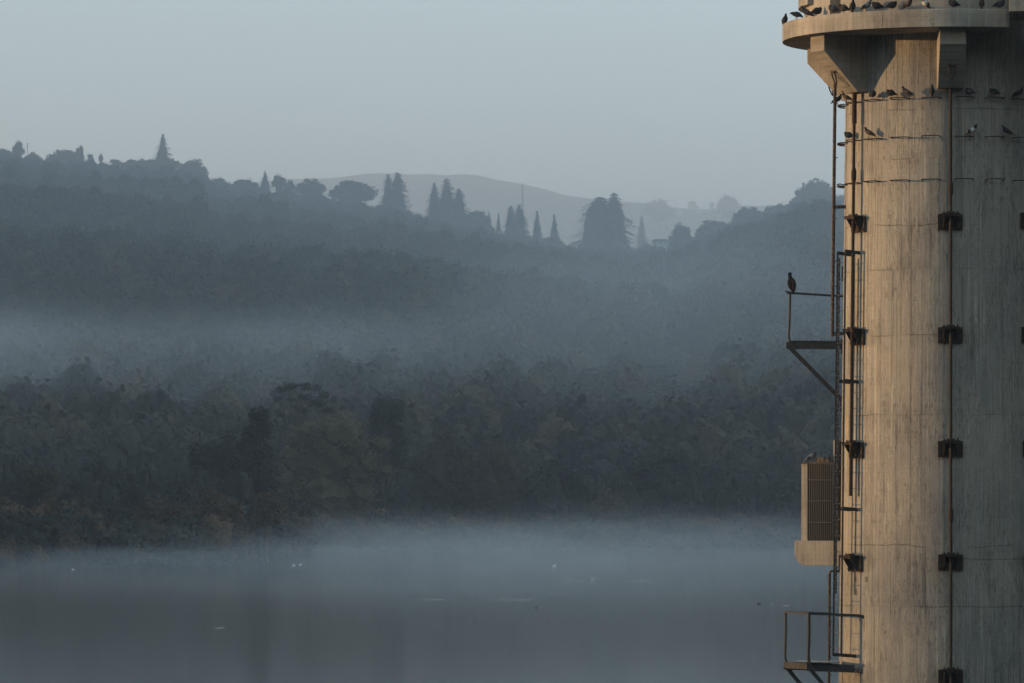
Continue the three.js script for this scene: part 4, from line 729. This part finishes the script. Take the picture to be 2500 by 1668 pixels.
{ // low flying bird with spread wings
  const d = 322, o = new THREE.Group(); o.name = 'flying_bird'; o.position.set(atX(1306, d), 0.12, -d); tag(o, 'small dark bird skimming the water on spread wings', 'bird', 'birds on the water'); scene.add(o);
  const c = [1, 1, 1], b = shadows(new THREE.Mesh(body(refine([[0, -0.02, 0.01, 0.02, ...c], [0.02, 0, 0.04, 0.05, ...c], [0.1, 0.01, 0.05, 0.05, ...c], [0.2, 0.02, 0.03, 0.03, ...c], [0.27, 0.02, 0.006, 0.006, ...c]])).rotateY(0.9), duskMat)); b.name = 'body'; o.add(b);
  for (const s of [-1, 1]) { const P = [0, 0.02, 0.05, 0, 0.02, -0.06, s * 0.22, 0.05, -0.05, s * 0.22, 0.05, 0.03, s * 0.42, -0.02, -0.04], g = new THREE.BufferGeometry(); g.setAttribute('position', new THREE.Float32BufferAttribute([...P, ...P.map((v, i) => (i % 3 === 1 ? v - 0.012 : v))], 3)); g.setIndex([0, 1, 2, 0, 2, 3, 3, 2, 4, 5, 7, 6, 5, 8, 7, 8, 9, 7, 0, 3, 8, 0, 8, 5, 1, 6, 7, 1, 7, 2]); g.computeVertexNormals(); const w = shadows(new THREE.Mesh(g.toNonIndexed(), duskMat)); w.geometry.computeVertexNormals(); w.name = 'wing'; o.add(w); }
}
// wakes: low swells standing a few centimetres above the still water
const wakeMat = new THREE.MeshPhysicalMaterial({ color: new THREE.Color().setRGB(0.012, 0.018, 0.02), roughness: 0.2, ior: 1.33 });
function wake(label, px0, px1, py, high, seed, pieces = 1) {
  const R = rng(seed), gs = [], d = EYE * F / (py - HORIZON);
  for (let k = 0; k < pieces; k++) {
    const a = lerp(px0, px1, (k + 0.15 * R()) / pieces), b = lerp(px0, px1, (k + 0.6 + 0.4 * R()) / pieces), dd = d + (R() - 0.5) * 5, n = 16, prof = 6, P = [], I = [];
    for (let i = 0; i <= n; i++) { const t = i / n, x = atX(lerp(a, b, t), dd), h = high * Math.sin(Math.PI * t) * (0.6 + 0.8 * noise(t * 9, k, seed)); for (let j = 0; j <= prof; j++) { const u = j / prof * 2 - 1; P.push(x, Math.max(0.003, 0.003 + h * (1 - u * u)), -dd + u * 0.25 + 0.4 * (noise(t * 5, k + 7, seed) - 0.5)); } }
    for (let i = 0; i < n; i++) for (let j = 0; j < prof; j++) { const q = i * (prof + 1) + j; I.push(q, q + 1, q + prof + 2, q, q + prof + 2, q + prof + 1); }
    const g = new THREE.BufferGeometry(); g.setAttribute('position', new THREE.Float32BufferAttribute(P, 3)); g.setIndex(I); g.computeVertexNormals(); gs.push(g);
  }
  const m = shadows(new THREE.Mesh(merged(gs), wakeMat)); m.name = numbered('wake'); m.userData.kind = 'structure'; m.userData.label = label; scene.add(m);
}
wake('long thin ripple across the middle of the lake', 1005, 1325, 1464, 0.014, 1, 2);
wake('ripple trailing from the white bird', 1340, 1640, 1419, 0.014, 2, 2);
wake('pale ripple beyond the white bird', 1120, 1460, 1400, 0.011, 3, 2);
wake('pale ripple reaching towards the tower', 1430, 1960, 1405, 0.011, 4, 2);
wake('short ripple near the frame edge', 520, 552, 1532, 0.018, 5, 1);
wake('short ripple beyond the dark duck', 1875, 1935, 1477, 0.013, 6, 2);

// ================================================================ HOUSES, POLE AND MAST ON THE HILLS
const plaster = new THREE.MeshStandardMaterial({ color: new THREE.Color().setRGB(0.62, 0.6, 0.54), roughness: 0.9 }), tile = new THREE.MeshStandardMaterial({ color: new THREE.Color().setRGB(0.26, 0.15, 0.11), roughness: 0.9 }), slate = new THREE.MeshStandardMaterial({ color: new THREE.Color().setRGB(0.16, 0.16, 0.16), roughness: 0.9 }), pane = new THREE.MeshStandardMaterial({ color: new THREE.Color().setRGB(0.04, 0.045, 0.05), roughness: 0.2 }), timber = new THREE.MeshStandardMaterial({ color: new THREE.Color().setRGB(0.08, 0.065, 0.05), roughness: 0.9 });
function house(label, px, py, d, w, h, depth, roofMat, windows) {
  const o = new THREE.Group(); o.name = numbered('hill_house'); o.position.set(atX(px, d), atY(py, d) - h, -d); tag(o, label, 'house', 'houses on the hills'); scene.add(o);
  const put = (n, g, m, p = o) => { const k = shadows(new THREE.Mesh(g, m)); k.name = n; p.add(k); return k; };
  put('wall', block(0, h / 2 - 3, 0, w, h + 6, depth), plaster);
  const s = new THREE.Shape(); s.moveTo(-w * 0.56, 0); s.lineTo(w * 0.56, 0); s.lineTo(w * 0.36, h * 0.5); s.lineTo(-w * 0.36, h * 0.5); s.closePath();
  put('roof', new THREE.ExtrudeGeometry(s, { depth: depth * 1.12, bevelEnabled: false }).translate(0, h, -depth * 0.56), roofMat);
  for (let k = 0; k < windows; k++) put('window', block(lerp(-0.36, 0.36, windows > 1 ? k / (windows - 1) : 0.5) * w, h * 0.55, depth / 2 + 0.05, w * 0.11, h * 0.34, 0.2), pane);
}
house('pale house among the trees on the ridge slope', 82, 462, 4760, 18, 7, 11, slate, 4);
house('low roof in the dip beside the rounded oak', 1612, 590, 5250, 17, 5, 11, slate, 3);
house('pale distant house, nearest the faint distant tree', 1655, 512, 9800, 15, 6, 10, tile, 3);
house('small white distant house between the pale roofs', 1703, 508, 9800, 9, 6, 8, tile, 2);
house('red roofed distant house above the white one', 1690, 496, 10100, 17, 6, 10, tile, 3);
house('white distant house beside the second faint tree', 1738, 499, 10000, 9, 7, 8, slate, 2);
{
  const d = RIDGE, o = new THREE.Group(); o.name = 'utility_pole'; o.position.set(atX(67, d), atY(395, d), -d); tag(o, 'utility pole with two cross arms on the ridge', 'pole'); scene.add(o);
  const put = (n, g, m) => { const k = shadows(new THREE.Mesh(g, m)); k.name = n; o.add(k); };
  const h = (395 - 350) * d / F;
  put('post', rod([0, 0, 0], [0, h, 0], 0.4, 0.3, 8), timber); for (const [y, w] of [[h - 0.5, 3.4], [h - 4, 2.6]]) put('cross_arm', block(0, y, 0, w, 0.5, 0.4), timber);
  for (const x of [-1.4, 0, 1.4]) put('insulator', rod([x, h - 0.3, 0], [x, h + 0.5, 0], 0.18, 0.12, 6), plaster);
}
{
  const d = 6350, o = new THREE.Group(); o.name = 'lattice_mast'; o.position.set(atX(1276, d), atY(545, d), -d); tag(o, 'thin lattice mast rising behind the blunt pines', 'mast'); scene.add(o);
  const h = (545 - 446) * d / F, gs = [], put = (n, g, m) => { const k = shadows(new THREE.Mesh(g, m)); k.name = n; o.add(k); };
  const foot = [[-1.2, -0.7], [1.2, -0.7], [0, 1.4]];
  foot.forEach(([x, z]) => put('leg', rod([x, 0, z], [x * 0.35, h, z * 0.35], 0.22, 0.16, 5), timber));
  for (let k = 0; k < 12; k++) foot.forEach(([x, z], i) => { const [x2, z2] = foot[(i + 1) % 3], a = 1 - 0.65 * k / 12, b = 1 - 0.65 * (k + 1) / 12; gs.push(rod([x * a, h * k / 12, z * a], [x2 * b, h * (k + 1) / 12, z2 * b], 0.1, 0.1, 4)); });
  put('bracing', merged(gs), timber); put('antenna', merged([rod([0.4, h - 3, 0.8], [0.4, h + 1.5, 0.8], 0.25, 0.2, 5), new THREE.CylinderGeometry(1.1, 0.8, 0.6, 10).rotateX(Math.PI / 2).translate(0.9, h - 5, 0.8)]), plaster);
}

// ================================================================ MIST
mist('lake_mist', 'low mist drifting over the water', 401, 160, 0.06, [20, 2.6, 24], (R) => { const d = 430 + 230 * R(), u = -150 + 2700 * R(), thick = u > 620 ? 1 : 0.55; return [atX(u, d), 0.2 + 3.4 * Math.pow(R(), 1.7) * thick, d, 12 + 18 * R(), (1.6 + 2.6 * R()) * thick, 14 + 22 * R()]; });
mist('slope_mist', 'mist bank behind the near trees on the open side', 411, 180, 0.085, [28, 8, 20], (R) => { const d = 820 + 300 * R(), u = -300 + 1350 * Math.pow(R(), 1.3); return [atX(u, d), atY(885 + 100 * (R() - 0.5) * 2, d), d, 18 + 26 * R(), 5 + 8 * R(), 14 + 14 * R()]; });
mist('valley_mist', 'mist bank filling the hollow towards the tower', 421, 220, 0.11, [40, 15, 40], (R) => { const d = 900 + 800 * R(), u = 1100 + 1150 * R(); return [atX(u, d), atY(640 + 400 * R(), d), d, 24 + 30 * R(), 10 + 12 * R(), 25 + 30 * R()]; });
mist('added_saddle_mist', 'thin unseen mist added in the saddle to dim the sun on the lower tower', 431, 40, 0.085, [12, 3, 10], (R) => [-40 - 40 * R(), 1 + 9 * Math.pow(R(), 1.5), 112 + 28 * R(), 8 + 8 * R(), 2 + 2.5 * R(), 7 + 6 * R()]);  // added outside the view to weaken the sun low on the tower

renderer.render(scene, camera);
